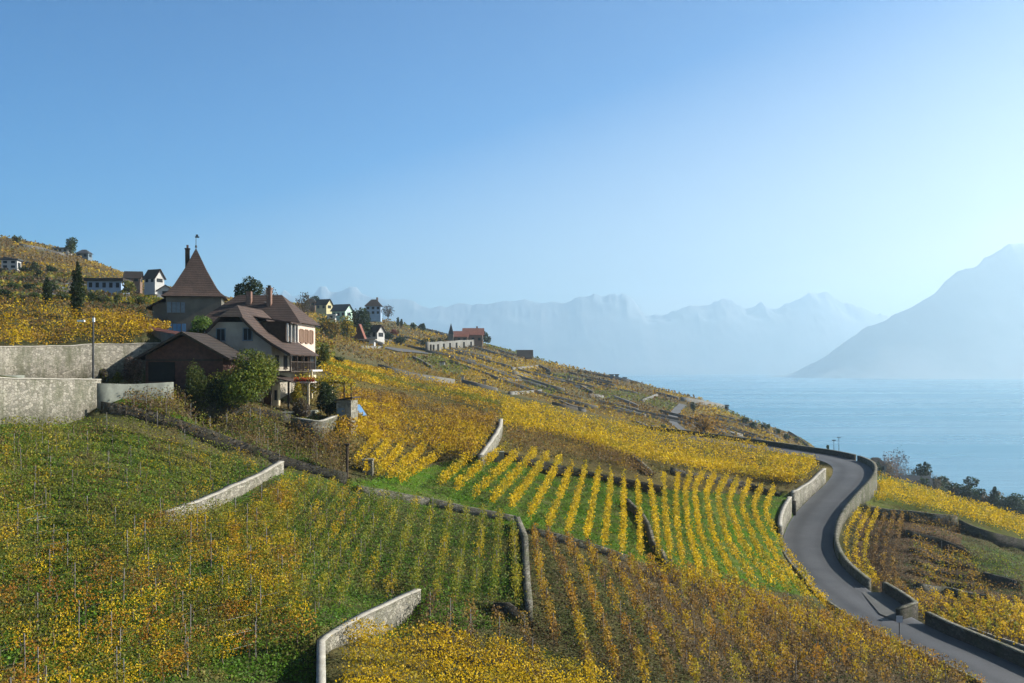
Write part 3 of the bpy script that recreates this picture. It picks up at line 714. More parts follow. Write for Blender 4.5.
def off_road(P):
    m = (P[:, 0] > 20) & (P[:, 1] > 50)
    d = seg_dist(P[:, 0], P[:, 1], ROAD)[0]; return d > HALF + .9
def vineyard(guides, ns, pal, lab, ref, group, dens=45, size=.2, h=(.35, 1.45), width=.16, fill=.97, post=None, wire=False, stem_h=1.0, spacing=1.1, colour_fn=None, ymin=9, ymax=230):
    rows = ground_rows(guide_rows(guides, ns), ymin, ymax)
    for i, P in enumerate(rows):
        P = P[off_road(P)]
        if len(P) < 3: continue
        seed_[0] += 1; r_ = np.random.default_rng(seed_[0])
        root = P[len(P) // 2].copy(); Pl = P - root
        t = empty('vine_row', tuple(root)); NROW[0] += 1
        tag(t, '%s %s, counting %s' % (ordinal(i), lab, ref), 'vine row', group)
        pp = colour_fn(i / max(1, len(rows) - 1)) if colour_fn else pal
        res = row_leaves(Pl, pp, dens, size, h[0], h[1], width, r_, fill, spacing)
        if res: np_mesh('foliage', res[0], res[1], M['leaf'], res[2], parent=t)
        if root[1] < 92: stems(Pl, r_, t, stem_h, spacing * 1.3)
        L = np.r_[0, np.cumsum(np.linalg.norm(np.diff(Pl[:, :2], axis=0), axis=1))]
        if post:
            ps, ph, pr = post; n_ = int(L[-1] / ps); o_ = r_.uniform(.2, .8)
            for k in range(n_):
                q = [float(np.interp((k + o_) * ps, L, Pl[:, c])) for c in range(3)]
                MB().tube([(0, 0, -.3), (r_.uniform(-.05, .05), r_.uniform(-.05, .05), ph * r_.uniform(.92, 1.06))], pr, 5, pr * .9).build('post', M['post'], t, (q[0], q[1], q[2]))
        if wire:
            m = MB()
            for hz_ in (.75, 1.5):
                m.tube([(p[0], p[1], p[2] + hz_) for p in Pl[::2]], .008, 3)
            m.build('wire', M['wire'], t)
# golden fan of rows on the green terrace, traced row by row
vineyard([[(376,447),(364,461),(351,476)], [(402,456),(390,469),(378,482)], [(450,453),(424,473),(400,488)], [(479,456),(458,475),(437,493)],
          [(508,453),(481,474),(455,497)], [(522,456),(498,480),(474,504)], [(548,462),(530,488),(511,514)], [(573,470),(562,500),(548,536)], [(599,476),(593,512),(586,550)],
          [(624,481),(624,522),(622,562)], [(650,488),(655,523),(659,566)], [(678,482),(676,505),(677,535),(683,572)], [(705,477),(694,495),(699,539),(719,594)],
          [(738,486),(728,507),(742,554),(774,594)], [(774,494),(764,519),(786,562),(828,615)]], [1,1,0,0,0,1,1,1,1,1,1,1,2,2],
         GOLD, 'golden vine row on the bright green terrace', 'from the left', 'golden vine rows on the green terrace', dens=62, size=.19, h=(.35,1.5), width=.15)
vineyard([[(786,497),(778,512),(787,535),(800,560),(830,600),(852,619)],[(797,503),(788,522),(795,546),(815,575),(850,608),(870,622)]], 0, GOLD, 'golden vine row right above the road wall', 'from the left', 'golden vine rows along the road', dens=55, size=.19)
# brown and rusty rows below the terrace
vineyard([[(534,540),(541,590),(556,650)], [(547,542),(565,582),(593,690)], [(628,568),(660,620),(699,690)], [(688,576),(722,625),(766,690)], [(762,600),(797,642),(840,692)], [(826,618),(868,650),(915,690)], [(872,640),(930,668),(985,697)]],
         [0,3,2,3,2,2], BROWN, 'rust-brown vine row on the bare slope above the road', 'from the left', 'brown vine rows above the road', dens=105, size=.15, h=(.2,1.5), width=.15, post=(3.5,1.6,.035),
         colour_fn=lambda f: BROWN + [RUST[1], GOLD[2], GOLD[3], DEEP[1]])
vineyard([[(640,572),(700,586),(780,614),(850,640),(930,672)], [(650,580),(710,596),(780,624),(850,652),(920,680)]], 1, GOLD, 'golden cross row fringing the brown slope', 'from the top', 'golden fringe rows', dens=50, size=.17, fill=.85)
# upper golden field behind the terrace walls
vineyard([[(500,403),(600,425.5),(700,441.5),(780,454),(822,465)], [(503,416),(600,441),(690,461),(760,474),(806,482)], [(503,430),(570,440),(640,464),(720,474),(800,488)]], [5,5],
         GOLD, 'golden vine row of the upper field below the bend', 'from the top', 'golden vine rows of the upper field', dens=42, size=.26, h=(.3,1.5), width=.3)
vineyard([[(508,434),(560,442),(605,455),(636,467)], [(507,449),(560,458),(610,468),(655,484)]], 4, BROWN, 'brown vine row just above the long shaded wall', 'from the top', 'brown vine rows behind the shaded wall', dens=36, size=.2, width=.3)
# slope right of the house
vineyard([[(325,366),(400,378),(450,388),(500,400)], [(322,374),(400,392),(460,404),(498,414)]], 4, DEEP, 'golden vine row high on the shoulder right of the house', 'from the top', 'golden vine rows on the shoulder', dens=34, size=.28, width=.3,
         colour_fn=lambda f: GOLD[:2] + DEEP if f < .5 or f > .9 else OLIVE)
vineyard([[(345,398),(400,402),(450,412),(497,424)], [(340,415),(400,422),(450,434),(488,442)], [(338,440),(390,446),(440,455),(474,462)]], [6,6], DEEP, 'brown and gold vine row right of the house', 'from the top',
         'brown and gold vine rows right of the house', dens=48, size=.22, width=.28, colour_fn=lambda f: BROWN + DEEP[:2] if f < .35 else DEEP + GOLD[1:3] + BROWN[:1])
vineyard([[(296,432),(330,440),(352,447)], [(310,452),(340,459),(362,466)]], 3, BROWN, 'withered vine row below the garden wall', 'from the top', 'withered vine rows', dens=30, size=.17, width=.25)
# right of the road
vineyard([[(877,480),(950,502.5),(1045,530)], [(869,500),(930,512),(965,521),(1045,545)]], 7, GOLD, 'golden vine row on the slope right of the road', 'from the top', 'golden vine rows right of the road', dens=42, size=.24, h=(.3,1.5), width=.25)
vineyard([[(862,513),(848,536),(845,560),(862,588)], [(903,522),(896,550),(892,580),(908,606)]], 4, DEEP, 'thin gold vine row beside the outer road wall', 'from the left', 'thin vine rows beside the outer road wall', dens=36, size=.2, fill=.9,
         colour_fn=lambda f: GOLD if f < .6 else BROWN)
vineyard([[(908,520),(958,527)], [(910,532),(964,547)]], 2, BROWN, 'dry vine row under the weathered wall', 'from the top', 'dry vine rows under the weathered wall', dens=30, size=.17, width=.25)
vineyard([[(912,542),(970,560)], [(914,586),(988,594)]], 5, BROWN, 'withered vine row on the dark narrow terraces', 'from the top', 'withered vine rows on the narrow terraces', dens=42, size=.19, h=(.15,1.0), width=.2, post=(2.5,1.2,.03), colour_fn=lambda f: OLIVE[1:3] + BROWN[1:] + DEEP)
vineyard([[(905,600),(935,632)], [(960,603),(1000,648)], [(1015,610),(1065,662)]], [3,3], DEEP, 'gold and green vine row above the lower parapet', 'from the left', 'vine rows above the lower parapet', dens=60, size=.18, colour_fn=lambda f: DEEP + GOLD + OLIVE[:1])
vineyard([[(966,550),(1040,568)], [(975,570),(1040,582)]], 3, GREEN, 'low green vine row on the small meadow', 'from the top', 'low green vine rows', dens=18, size=.17, h=(.1,.6), width=.3)
vineyard([[(988,588),(1045,598)], [(995,602),(1045,612)]], 1, BROWN, 'bare vine row at the right edge', 'from the top', 'bare vine rows at the right edge', dens=20, size=.16, h=(.2,.9))
# green slope in the middle
vineyard([[(292,484),(262,520),(225,575),(205,610)], [(350,496),(322,535),(285,590),(262,640)], [(400,506),(385,548),(365,600)], [(450,515),(445,555),(436,606)], [(500,524),(497,570),(493,611)], [(513,532),(515,570),(518,612)]],
         [3,3,2,2,0], GREEN, 'green and yellow vine row on the middle slope', 'from the left', 'green vine rows on the middle slope', dens=88, size=.13, h=(.25,1.4), width=.18, post=(5,1.5,.03),
         colour_fn=lambda f: GREEN + OLIVE + (MIXED[:2] if f < .35 else GOLD[2:4]))
vineyard([[(434,604),(428,625),(420,648)], [(472,616),(470,638),(470,664)], [(522,628),(528,655),(540,690)]], [1,1], BROWN, 'reddish bare vine row below the middle slope', 'from the left', 'reddish vine rows', dens=38, size=.15, width=.2, post=(4,1.6,.04))
# bright gold block at the bottom
vineyard([[(352,648),(430,650),(520,672),(606,702)], [(345,712),(420,722),(500,730),(560,738)]], 3, GOLD, 'bright golden bushy vine row at the bottom edge', 'from the top', 'bright golden vine rows at the bottom edge', dens=230, size=.135, h=(.3,1.6), width=.36, spacing=1.4)
# left field with tall grey posts
vineyard([[(-70,556),(60,522),(150,532),(240,520),(305,497)], [(-70,620),(60,582),(160,558),(290,540)], [(-70,770),(100,715),(200,672),(314,640)]], [3,6], MIXED, 'orange and gold vine row in the field of grey posts', 'from the top',
         'orange and gold vine rows among grey posts', dens=190, size=.112, h=(.35,1.6), width=.19, post=(4.6,2.0,.036), wire=True, colour_fn=lambda f: MIXED + (OLIVE if f < .4 else RUST[:2] + GOLD[:1] + OLIVE[:3]))
vineyard([[(-60,436),(60,434),(110,430),(190,448),(268,472)], [(-60,470),(60,468),(140,474),(225,492)], [(-60,530),(60,506),(120,512),(158,522)]], [3,4], OLIVE, 'dull green vine row below the big pale wall', 'from the top',
         'dull green vine rows below the big pale wall', dens=90, size=.13, h=(.2,1.25), width=.17, post=(6,1.5,.03), colour_fn=lambda f: GREEN + OLIVE + (BROWN[:1]) + GOLD[2:3])
vineyard([[(130,400),(200,404),(262,418),(330,438)], [(118,414),(190,437),(276,464),(342,480)]], 7, BROWN, 'withered brown vine row on the dry slope below the house', 'from the top', 'withered vine rows below the house', dens=34, size=.15, h=(.25,1.2), width=.25,
         post=(5,1.4,.03), colour_fn=lambda f: BROWN + OLIVE[:2] + [(.14,.12,.04)])
# golden field over the walls at far left
vineyard([[(-60,311),(0,310),(60,312),(110,320),(150,331)], [(-60,352),(0,350),(60,347),(120,344),(168,334)]], 9, DEEP, 'gold and brown vine row above the tall pale wall', 'from the top', 'gold and brown vine rows above the tall pale wall', dens=46, size=.2, width=.28,
         colour_fn=lambda f: DEEP + BROWN[:2] + GOLD[:2])
print('vine rows', NROW[0])
# ------------------------------------------------------------------ far hillside: strips of vines, terrace walls, lane
def far_points(n_, poly, ymin=215, ymax=700):
    px = np.array([p[0] for p in poly]); py = np.array([p[1] for p in poly])
    X = rng.uniform(px.min(), px.max(), n_); Y_ = rng.uniform(py.min(), py.max(), n_); k = in_poly(X, Y_, poly); X = X[k]; Y_ = Y_[k]
    D = g.hit(X, Y_, 9.0); k = (D > ymin) & (D < ymax); D = D[k]; u = U(X[k]); z = g.z(u * D, D); k = np.abs(z / D - SL(Y_[k])) < .0015
    return np.stack([u * D, D, z], 1)[k]
LANES = [[(388,349.5),(405,351),(427,353.5)], [(683,405),(677,411),(672,421),(679,428),(687,434)], [(52,296),(58,292),(66,288),(78,284)]]
FP = far_points(135000, [(0,236),(60,248),(150,284),(240,300),(330,306),(380,318),(440,332),(560,364),(700,398),(815,446),(815,458),(600,430),(330,364),(150,330),(0,300)])
for ln in LANES:
    lx = 512 + F * FP[:, 0] / FP[:, 1]; ly = EYE - F * FP[:, 2] / FP[:, 1]; FP = FP[seg_dist(lx, ly, np.array(ln, float))[0] > 3.6]
fid = farpatch(FP[:, 0], FP[:, 1], FP[:, 2])
shrubby = (512 + F * FP[:, 0] / FP[:, 1] < 235) & (FP[:, 1] < 320)
FPAL = [GOLD[1:3] + DEEP, DEEP[1:3] + BROWN[1:2] + GOLD[3:], BROWN + DEEP[2:3], OLIVE[:3] + BROWN[:1], BROWN + [(.22, .2, .1)]]
for k, (nm, lab) in enumerate((('golden_vineyard', 'golden vine strips scattered over the far hillside'), ('ochre_vineyard', 'ochre vine strips scattered over the far hillside'), ('brown_vineyard', 'brown vine strips scattered over the far hillside'),
                               ('olive_vineyard', 'olive green strips scattered over the far hillside'), ('dry_vineyard', 'dry pale brown strips scattered over the far hillside'))):
    m = (fid == k) & ~shrubby; P = FP[m].copy(); n_ = len(P)
    if not n_: continue
    # vines stand in lines 1.8 m apart that climb the slope
    q = P[:, 0] * .5 + P[:, 1] * .86; 
    pal = np.array(FPAL[k]); col = pal[rng.integers(0, len(pal), n_)] * .84 * (1 + rng.normal(0, .2, n_))[:, None]
    P[:, 2] += rng.uniform(.1, 1.0, n_)
    V_, F_ = quads(P, P[:, 1] * .0021 * rng.uniform(.7, 1.4, n_), col, rng)
    tag(np_mesh(nm, V_, F_, M['leaf'], np.clip(col, .01, .9)), lab, 'vineyard', kind='stuff')
SP_ = far_points(60000, [(0,262),(60,272),(150,292),(250,306),(335,330),(335,364),(300,358),(150,335),(0,305)], 122, 440)
k = rng.random(len(SP_)) < .5 + .5 * np.sin(SP_[:, 2] * 1.9 + SP_[:, 0] * .03); SP_ = SP_[k]; n_ = len(SP_)
zone = (np.sin(SP_[:, 2] * .8 + SP_[:, 0] * .02) > .1)[:, None]
col = np.where(zone, np.array(OLIVE + DEEP[2:3])[rng.integers(0, 5, n_)], np.array(BROWN[:3] + [(.05, .06, .02), (.07, .09, .02)])[rng.integers(0, 5, n_)]) * .75
SP_[:, 2] += rng.uniform(.05, .8, n_); V_, F_ = quads(SP_, SP_[:, 1] * .0030 * rng.uniform(.7, 1.4, n_), col, rng)
tag(np_mesh('undergrowth', V_, F_, M['leaf'], np.clip(col, .01, .9)), 'mixed olive and brown undergrowth on the slope behind the manor', 'undergrowth', kind='stuff')
M['wall_far'] = plain('far_stone', (.14, .135, .12), .95, .25, .3)
M['wall_far_dark'] = plain('far_stone_dark', (.09, .08, .065), .95, .25, .3)
def far_wall(pts, hpx, mt, lab, nm='stone_wall', th=.8, group='far terrace walls', ymin=200, sink=2.0, top=0):
    P = []
    for i in range(len(pts) - 1):
        for t in np.linspace(0, 1, 5, endpoint=(i == len(pts) - 2)):
            P.append(g.at(pts[i][0] + (pts[i + 1][0] - pts[i][0]) * t, pts[i][1] + (pts[i + 1][1] - pts[i][1]) * t, ymin))
    P = np.array(P); Ym = float(np.median(P[:, 1])); P = P[np.abs(P[:, 1] - Ym) < Ym * .3]
    if len(P) < 2: return None
    h = hpx / F * Ym
    o = wall_strip(P, P[:, 2] - sink, P[:, 2] + h, th, nm, M[mt], coping=False, step=4, jag=.12)
    return tag(o, lab, 'wall', group)
FW = [
 ([(512,370),(525,368),(538,367)], 2, 0, 'below the dark-roofed hut'), ([(513,373),(530,377),(550,383)], 2, 0, 'crossing under the hut'), ([(539,367),(550,372.5)], 2.6, 1, 'right of the hut'),
 ([(510,394.5),(525,393),(541,391.5)], 2.2, 0, 'just above the golden shoulder'), ([(560,403),(572,408),(584,413)], 3, 1, 'upper of two in the bare plot'), ([(552,409),(565,414),(578,418.5)], 3, 1, 'lower of two in the bare plot'),
 ([(578,418),(594,411.5)], 3, 0, 'at the right end of the bare plot'), ([(581,388),(592.5,394)], 2.6, 1, 'in the middle of the hillside'), ([(589,396),(603,397.5)], 2.4, 0, 'left end of the middle terraces'),
 ([(613.5,397.5),(626,402.5),(638,408)], 2.4, 0, 'long upper step of the middle terraces'), ([(599.5,403),(620,407),(638,411.5)], 2.6, 0, 'middle step of the middle terraces'), ([(613,409),(630,413),(645,417)], 2.6, 0, 'lowest step of the middle terraces'),
 ([(633,422.5),(645,427),(657,432)], 2.8, 1, 'just over the golden field'), ([(603,422),(618,425),(631,427)], 2, 0, 'tucked above the golden field'), ([(642,402),(657,396)], 2.4, 0, 'climbing beside the lane'),
 ([(594,382.5),(603,384.5)], 2, 0, 'near the skyline'), ([(566,379.5),(579,381)], 1.8, 0, 'high on the hill'), ([(681,401),(700,404),(724,408)], 4, 0, 'high pale one above the lone tree'),
 ([(716,417),(735,421),(757,427)], 3, 0, 'grey one right of the lone tree'), ([(700,424),(720,431),(742,436)], 2, 0, 'low one behind the parapet'), ([(741,412),(765,421),(790,433)], 2, 1, 'dark one near the end of the hill'),
 ([(378,374.5),(404,378),(431,381),(454,384.5)], 5.5, 0, 'long pale one above the shoulder'), ([(462,383),(480,387),(497,391)], 3.2, 0, 'right of the long pale one'), ([(413,358),(422,363),(431,368)], 2.4, 1, 'between the gold strips'),
 ([(360,348),(380,348)], 2.4, 0, 'under the red-roofed house'), ([(500,378),(515,381),(535,383)], 2, 1, 'over the ochre strips'), ([(84,301),(105,303),(126,304)], 2.4, 1, 'upper dark one left of the tower'), ([(86,312),(106,313),(127,315)], 2.6, 1, 'lower dark one left of the tower'),
 ([(19,246),(42,250),(68,257)], 2.6, 0, 'along the top of the left hill'), ([(2,258),(22,262),(44,268)], 2, 1, 'across the left hill'),
]
for i, (pts, hp, dk, lab) in enumerate(FW):
    far_wall(pts, hp, ('wall_far', 'wall_far_dark')[dk], ('pale' if not dk else 'dark') + ' terrace wall on the far hillside, ' + lab)
cnt = 0
for P in FP[rng.permutation(len(FP))[:3000]]:
    if cnt >= 42: break
    x, y = P[0], P[1]
    if y < 300 or (512 + F * x / y) < 330: continue
    pts_ = []; L_w = rng.uniform(12, 34); tw_ = rng.normal(-.36, .15); d_ = (math.cos(tw_), math.sin(tw_))
    for s_ in np.linspace(-L_w / 2, L_w / 2, 7):
        if not pts_: x0_, y0_ = x - d_[0] * L_w / 2, y - d_[1] * L_w / 2
        pts_.append((x0_ + d_[0] * (s_ + L_w / 2), y0_ + d_[1] * (s_ + L_w / 2)))
    P_ = np.array(pts_); z_w = g.z(P_[:, 0], P_[:, 1]); 
    dk = rng.random() < .5; cnt += 1
    tag(wall_strip(P_, z_w - 1.2, z_w + rng.uniform(.6, 1.3), .6, 'stone_wall', M['wall_far_dark' if dk else 'wall_far'], coping=False, step=3, jag=.1), ('dark' if dk else 'pale') + ' short low terrace wall lost among the vine strips of the far hillside', 'wall', 'short far terrace walls, ' + ('dark' if dk else 'pale'))
rw = far_wall([(427,351.5),(440,350),(455,348),(479,346)], 8, 'wall_far', 'tall pale buttressed road wall below the church', th=1.2, group=None)
if rw:
    V_ = [v.co.copy() for v in rw.data.vertices]; n4 = len(V_) // 4
    for k in range(9):
        i = int((k + .5) / 9 * (n4 - 1)); a_ = V_[i * 4 + 3]; tp = V_[i * 4 + 2].z
        MB().box(a_.x - .7, a_.x + .7, a_.y - .5, a_.y + .5, a_.z, tp - .9).build('buttress', M['wall_far_dark'], rw)
far_lane = []
def lane(pts, w, nm, mt, ymin=200):
    P = np.array([g.at(x, y, ymin) for x, y in pts]); P = spline(P, 4.0); P[:, 2] = g.z(P[:, 0], P[:, 1]) + .35
    T, Nn = nrm2(P); offs = (-w / 2, 0, w / 2); V_ = []
    for o_ in offs:
        q = P[:, :2] + Nn * o_; V_.append(np.concatenate([q, (g.z(q[:, 0], q[:, 1]) + .3)[:, None]], 1))
    V_ = np.stack(V_, 1).reshape(-1, 3); i_, j_ = np.meshgrid(np.arange(len(P) - 1), np.arange(2), indexing='ij'); q = (i_ * 3 + j_).ravel()
    tag(np_mesh(nm, V_, np.stack([q, q + 3, q + 4, q + 1], 1), mt), kind='structure')
M['lane'] = plain('lane_asphalt', (.09, .09, .09), .9, .15, .1)
lane([(388,349.5),(405,351),(427,353.5)], 7, 'lane', M['lane'])
lane([(683,405),(677,411),(672,421),(679,428),(687,434)], 3, 'lane', M['lane'])
lane([(52,296),(58,292),(66,288),(78,284)], 5, 'lane', M['lane'], 150)

# ------------------------------------------------------------------ trees and shrubs
def crown_quads(lobes, n_, size, pal, r_, hollow=.5):
    """leaf clumps in the shell and body of several ellipsoids: lobes = (x,y,z,rx,ry,rz)"""
    lob = np.array(lobes, float); w = lob[:, 3] * lob[:, 5]; k = r_.choice(len(lob), n_, p=w / w.sum())
    d = r_.normal(0, 1, (n_, 3)); d /= np.linalg.norm(d, axis=1)[:, None]; rr = hollow + (1 - hollow) * r_.random(n_) ** .6
    rr = np.where(r_.random(n_) < .08, rr * 1.15, rr)
    C = lob[k, :3] + d * lob[k, 3:6] * rr[:, None]
    pa = np.array(pal); tone = pa[r_.integers(0, len(pa), len(lob))]; w_ = r_.random(n_)[:, None]
    col = (tone[k] * (1 - w_) + pa[r_.integers(0, len(pa), n_)] * w_) * (1 + r_.normal(0, .18, n_))[:, None]
    V_, F_ = quads(C, size * r_.uniform(.6, 1.4, n_), col, r_)
    return V_, F_, np.clip(col, .006, .9)
DARKG = [(.018, .035, .012), (.026, .045, .014), (.014, .026, .012), (.036, .055, .016)]
MIDG = [(.045, .07, .018), (.06, .085, .02), (.035, .055, .016), (.09, .10, .022)]
YELG = [(.16, .16, .022), (.10, .13, .02), (.24, .20, .02), (.06, .09, .02)]
AUT = [(.28, .17, .02), (.20, .12, .025), (.14, .10, .03), (.36, .24, .02)]
BARE = [(.10, .08, .06), (.13, .10, .075), (.08, .065, .05)]
LAVB = [(.10, .11, .13), (.13, .13, .14), (.08, .09, .10)]
def tree(base, h, w, kind, pal, label, cat='tree', name='tree', group=None, n_=None, seed=None, lean=0):
    """base point, height and crown width in metres"""
    seed_[0] += 1; r_ = np.random.default_rng(seed_[0] if seed is None else seed)
    root = empty(name, tuple(base)); tag(root, label, cat, group)
    D = base[1]; px_m = D / F            # metres per picture cell at this distance, sets how fine leaves need be
    size = max(.16, 2.0 * px_m) * (1 if w > 3 else .8)
    area = w * h / (size * size); n_ = n_ or int(min(9000, max(160, area * (12 if kind in ('cypress', 'conifer') else 9))))
    trunk = MB(); lobes = []
    if kind == 'cypress':
        trunk.tube([(0, 0, -.4), (0, 0, h * .25), (0, 0, h * .8)], w * .08, 6, w * .02)
        for k in range(12):
            f = (k + .5) / 12; rad = w / 2 * (math.sin(math.pi * min(1, (f * .92 + .10))) ** .55) * r_.uniform(.85, 1.1); lobes.append((r_.normal(0, w * .04), r_.normal(0, w * .04), h * (.03 + .94 * f), rad, rad, h * .085))
    elif kind == 'conifer':
        trunk.tube([(0, 0, -.4), (0, 0, h * .5), (0, 0, h * .96)], w * .05, 6, w * .01)
        for k in range(11):
            f = k / 11; rad = w / 2 * (1 - f) ** .8 + .1
            for j in range(3):
                a = r_.uniform(0, 6.28); lobes.append((math.cos(a) * rad * .45, math.sin(a) * rad * .45, h * (.14 + .84 * f), rad * .75, rad * .75, h * .06))
    elif kind == 'pine':
        trunk.tube([(0, 0, -.4), (w * .04, 0, h * .4), (0, w * .03, h * .85)], w * .05, 6, w * .02)
        for k in range(13):
            a = r_.uniform(0, 6.28); f = r_.uniform(.3, .95); rad = w * .32 * r_.uniform(.7, 1.2); q = (math.cos(a) * w * .28, math.sin(a) * w * .28, h * f)
            lobes.append((*q, rad, rad, h * .085)); trunk.tube([(0, 0, h * f * .85), q], w * .018, 4, w * .006)
    elif kind == 'bare':
        trunk.tube([(0, 0, -.4), (0, 0, h * .3)], w * .035, 6, w * .028)
        for k in range(26):
            a = r_.uniform(0, 6.28); e = r_.uniform(.25, 1.35); L = h * .68 * r_.uniform(.75, 1.0); m1 = (math.cos(a) * math.cos(e) * L * .45 * w / h, math.sin(a) * math.cos(e) * L * .45 * w / h, h * .28 + math.sin(e) * L * .5)
            e2 = (m1[0] * 1.9 + r_.normal(0, .1), m1[1] * 1.9 + r_.normal(0, .1), h * .28 + math.sin(e) * L)
            trunk.tube([(0, 0, h * .22), m1, e2], w * .012, 4, w * .004)
            for j in range(2):
                trunk.tube([m1, (m1[0] * 1.5 + r_.normal(0, w * .1), m1[1] * 1.5 + r_.normal(0, w * .1), m1[2] + h * r_.uniform(.05, .25))], w * .006, 3, w * .003)
        lobes = [(0, 0, h * .62, w * .5, w * .5, h * .38)]; n_ = int(n_ * .45)
        for k in range(7): a = r_.uniform(0, 6.28); lobes.append((math.cos(a) * w * .25, math.sin(a) * w * .25, h * r_.uniform(.45, .8), w * .22, w * .22, h * .18))
        size *= .7
    elif kind == 'bush':
        trunk.tube([(0, 0, -.3), (0, 0, h * .4)], w * .04, 5, w * .02)
        for k in range(12):
            a = r_.uniform(0, 6.28); rr = w * .27 * r_.uniform(.2, 1.1); q_r = r_.uniform(.2, .28); lobes.append((math.cos(a) * rr, math.sin(a) * rr, h * r_.uniform(.28, .74), w * q_r, w * q_r, h * q_r))
    else:
        trunk.tube([(0, 0, -.4), (lean * h * .2, 0, h * .3), (lean * h * .4, 0, h * .6)], w * .05, 6, w * .02)
        for k in range(14):
            a = r_.uniform(0, 6.28); f = r_.uniform(.22, .80); rr = w * .30 * r_.uniform(.4, 1.05) * (1.15 - abs(f - .5)); q = (math.cos(a) * rr + lean * h * .4, math.sin(a) * rr, h * f)
            rad = w * r_.uniform(.20, .30); lobes.append((*q, rad, rad, rad * .85 * min(1.3, h / w)))
            trunk.tube([(lean * h * .2, 0, h * .3), q], w * .02, 4, w * .006)
    trunk.build('trunk', M['bark'], root)
    V_, F_, c_ = crown_quads(lobes, n_, size, pal, r_); np_mesh('crown', V_, F_, M['leaf'], c_, parent=root)
    return root
def tree_px(px, pyb, hpx, wpx, kind, pal, label, ymin=9, Y=None, **kw):
    if Y is None: b_ = g.at(px, pyb, ymin)
    else: x = U(px) * Y; b_ = Vector((x, Y, float(g.z(x, Y)[0])))
    k = b_.y / F; top = SL(pyb - hpx) * b_.y; h = max(hpx * k, top - b_.z) if Y is None else top - b_.z
    return tree(b_, h, wpx * k, kind, pal, label, **kw)
T = tree_px
T(77,318,57,14,'cypress',DARKG,'tall dark cypress above the golden field at left',name='cypress_tree',Y=113)
T(47,312,35,10,'cypress',DARKG,'shorter dark cypress left of the tall one',name='cypress_tree',Y=122)
T(70,255,20,13,'round',MIDG,'broad tree standing on top of the left hill',name='broadleaf_tree',ymin=300)
T(17,243,8,12,'bush',MIDG+AUT[:1],'round bush on the left skyline',ymin=300,cat='bush',name='bush')
T(38,277,8,7,'round',DARKG,'small dark tree left of the tall cypress',ymin=150,name='broadleaf_tree')
T(246,322,50,30,'round',DARKG,'dark cedar-like tree rising behind the manor',Y=150,name='cedar_tree')
T(268,300,15,22,'bare',BARE,'bare brown tree behind the manor roofs',Y=230,name='bare_tree')
T(303,304,13,17,'bare',BARE+MIDG[:1],'leafless round tree right of the manor chimney',Y=300,name='bare_tree')
T(315,304,8,9,'round',DARKG,'dark round tree between the upper villas',ymin=350,name='broadleaf_tree')
T(360,343,36,24,'round',DARKG+MIDG[:1],'large dark evergreen beside the red-roofed house',Y=330,name='broadleaf_tree')
T(347,345,31,18,'round',YELG+GOLD[1:3],'yellow autumn tree in front of the villas',Y=300,name='broadleaf_tree')
T(331,350,33,24,'round',AUT+MIDG[:2],'orange-olive autumn tree right of the manor',Y=280,name='broadleaf_tree')
T(388,319,14,14,'bare',LAVB,'leafless round tree beside the blue tower house',ymin=400,name='bare_tree')
T(398,326,9,2.6,'cypress',DARKG,'thin cypress, left of the pair on the skyline',ymin=400,name='cypress_tree',group='pair of thin cypresses')
T(401.5,327,8,2.6,'cypress',DARKG,'thin cypress, right of the pair on the skyline',ymin=400,name='cypress_tree',group='pair of thin cypresses')
T(414,330,8,8,'bush',MIDG,'left of two round bushes on the skyline',ymin=400,cat='bush',name='bush')
T(422,331,8,7,'bush',DARKG,'right of two round bushes on the skyline',ymin=400,cat='bush',name='bush')
T(394,336,8,9,'bush',[(.22,.05,.03),(.16,.06,.03),(.12,.07,.03)],'reddish bush below the skyline cypresses',ymin=300,cat='bush',name='bush')
for i,(x,y,h,w) in enumerate([(387,341,9,14),(400,345,9,16),(380,343,7,10)]): T(x,y,h,w,'bush',DARKG,['dark bush nearest the white gabled house','wide dark bush under the gold strip','small dark bush beside the hillside road'][i],ymin=260,cat='bush',name='bush')
for i,(x,y,h,w) in enumerate([(424,346,9,8),(433,345,8,7),(441,344,8,7),(449,342,7,7)]): T(x,y,h,w,'round',AUT[1:3]+MIDG[:2],ordinal(i)+' small autumn tree from the left, above the buttressed wall',ymin=300,name='broadleaf_tree',group='small trees above the buttressed wall')
for i,(x,y,h,w) in enumerate([(474,343,11,11),(482,343,12,13),(488,344,8,8)]): T(x,y,h,w,'round',DARKG,['dark tree close against the church houses','tallest dark tree right of the church houses','low dark tree at the end beyond the church'][i],ymin=350,name='broadleaf_tree')
T(323,360,24,15,'round',YELG+MIDG[:1],'yellow-green tree against the pink wall of the manor',Y=135,name='broadleaf_tree')
T(337,366,11,24,'bush',DARKG+MIDG[:1],'low dark hedge bush right of the manor',Y=150,cat='bush',name='bush')
T(703,447,44,46,'round',[(.10,.06,.03),(.20,.11,.03),(.40,.23,.03),(.30,.16,.03)],'lone golden-brown tree behind the upper parapet',Y=192,name='lone_tree',n_=900)
T(693,411,9,8,'bush',DARKG,'small dark bush beside the far lane',ymin=300,cat='bush',name='bush')
T(664,431,7,9,'bush',MIDG,'bush above the golden field near the lane foot',ymin=230,cat='bush',name='bush')
for i,(x,y,h,w) in enumerate([(746,424,8,9),(753,429,7,8),(766,430,7,12),(777,435,7,10),(787,440,7,8),(797,443,6,7)]): T(x,y,h,w,'bush',DARKG+MIDG[:2]+LAVB[:1],ordinal(i)+' dark shrub counted leftmost first along the rocky end of the far hill',ymin=230,cat='bush',name='bush',group='shrubs on the rocky end')
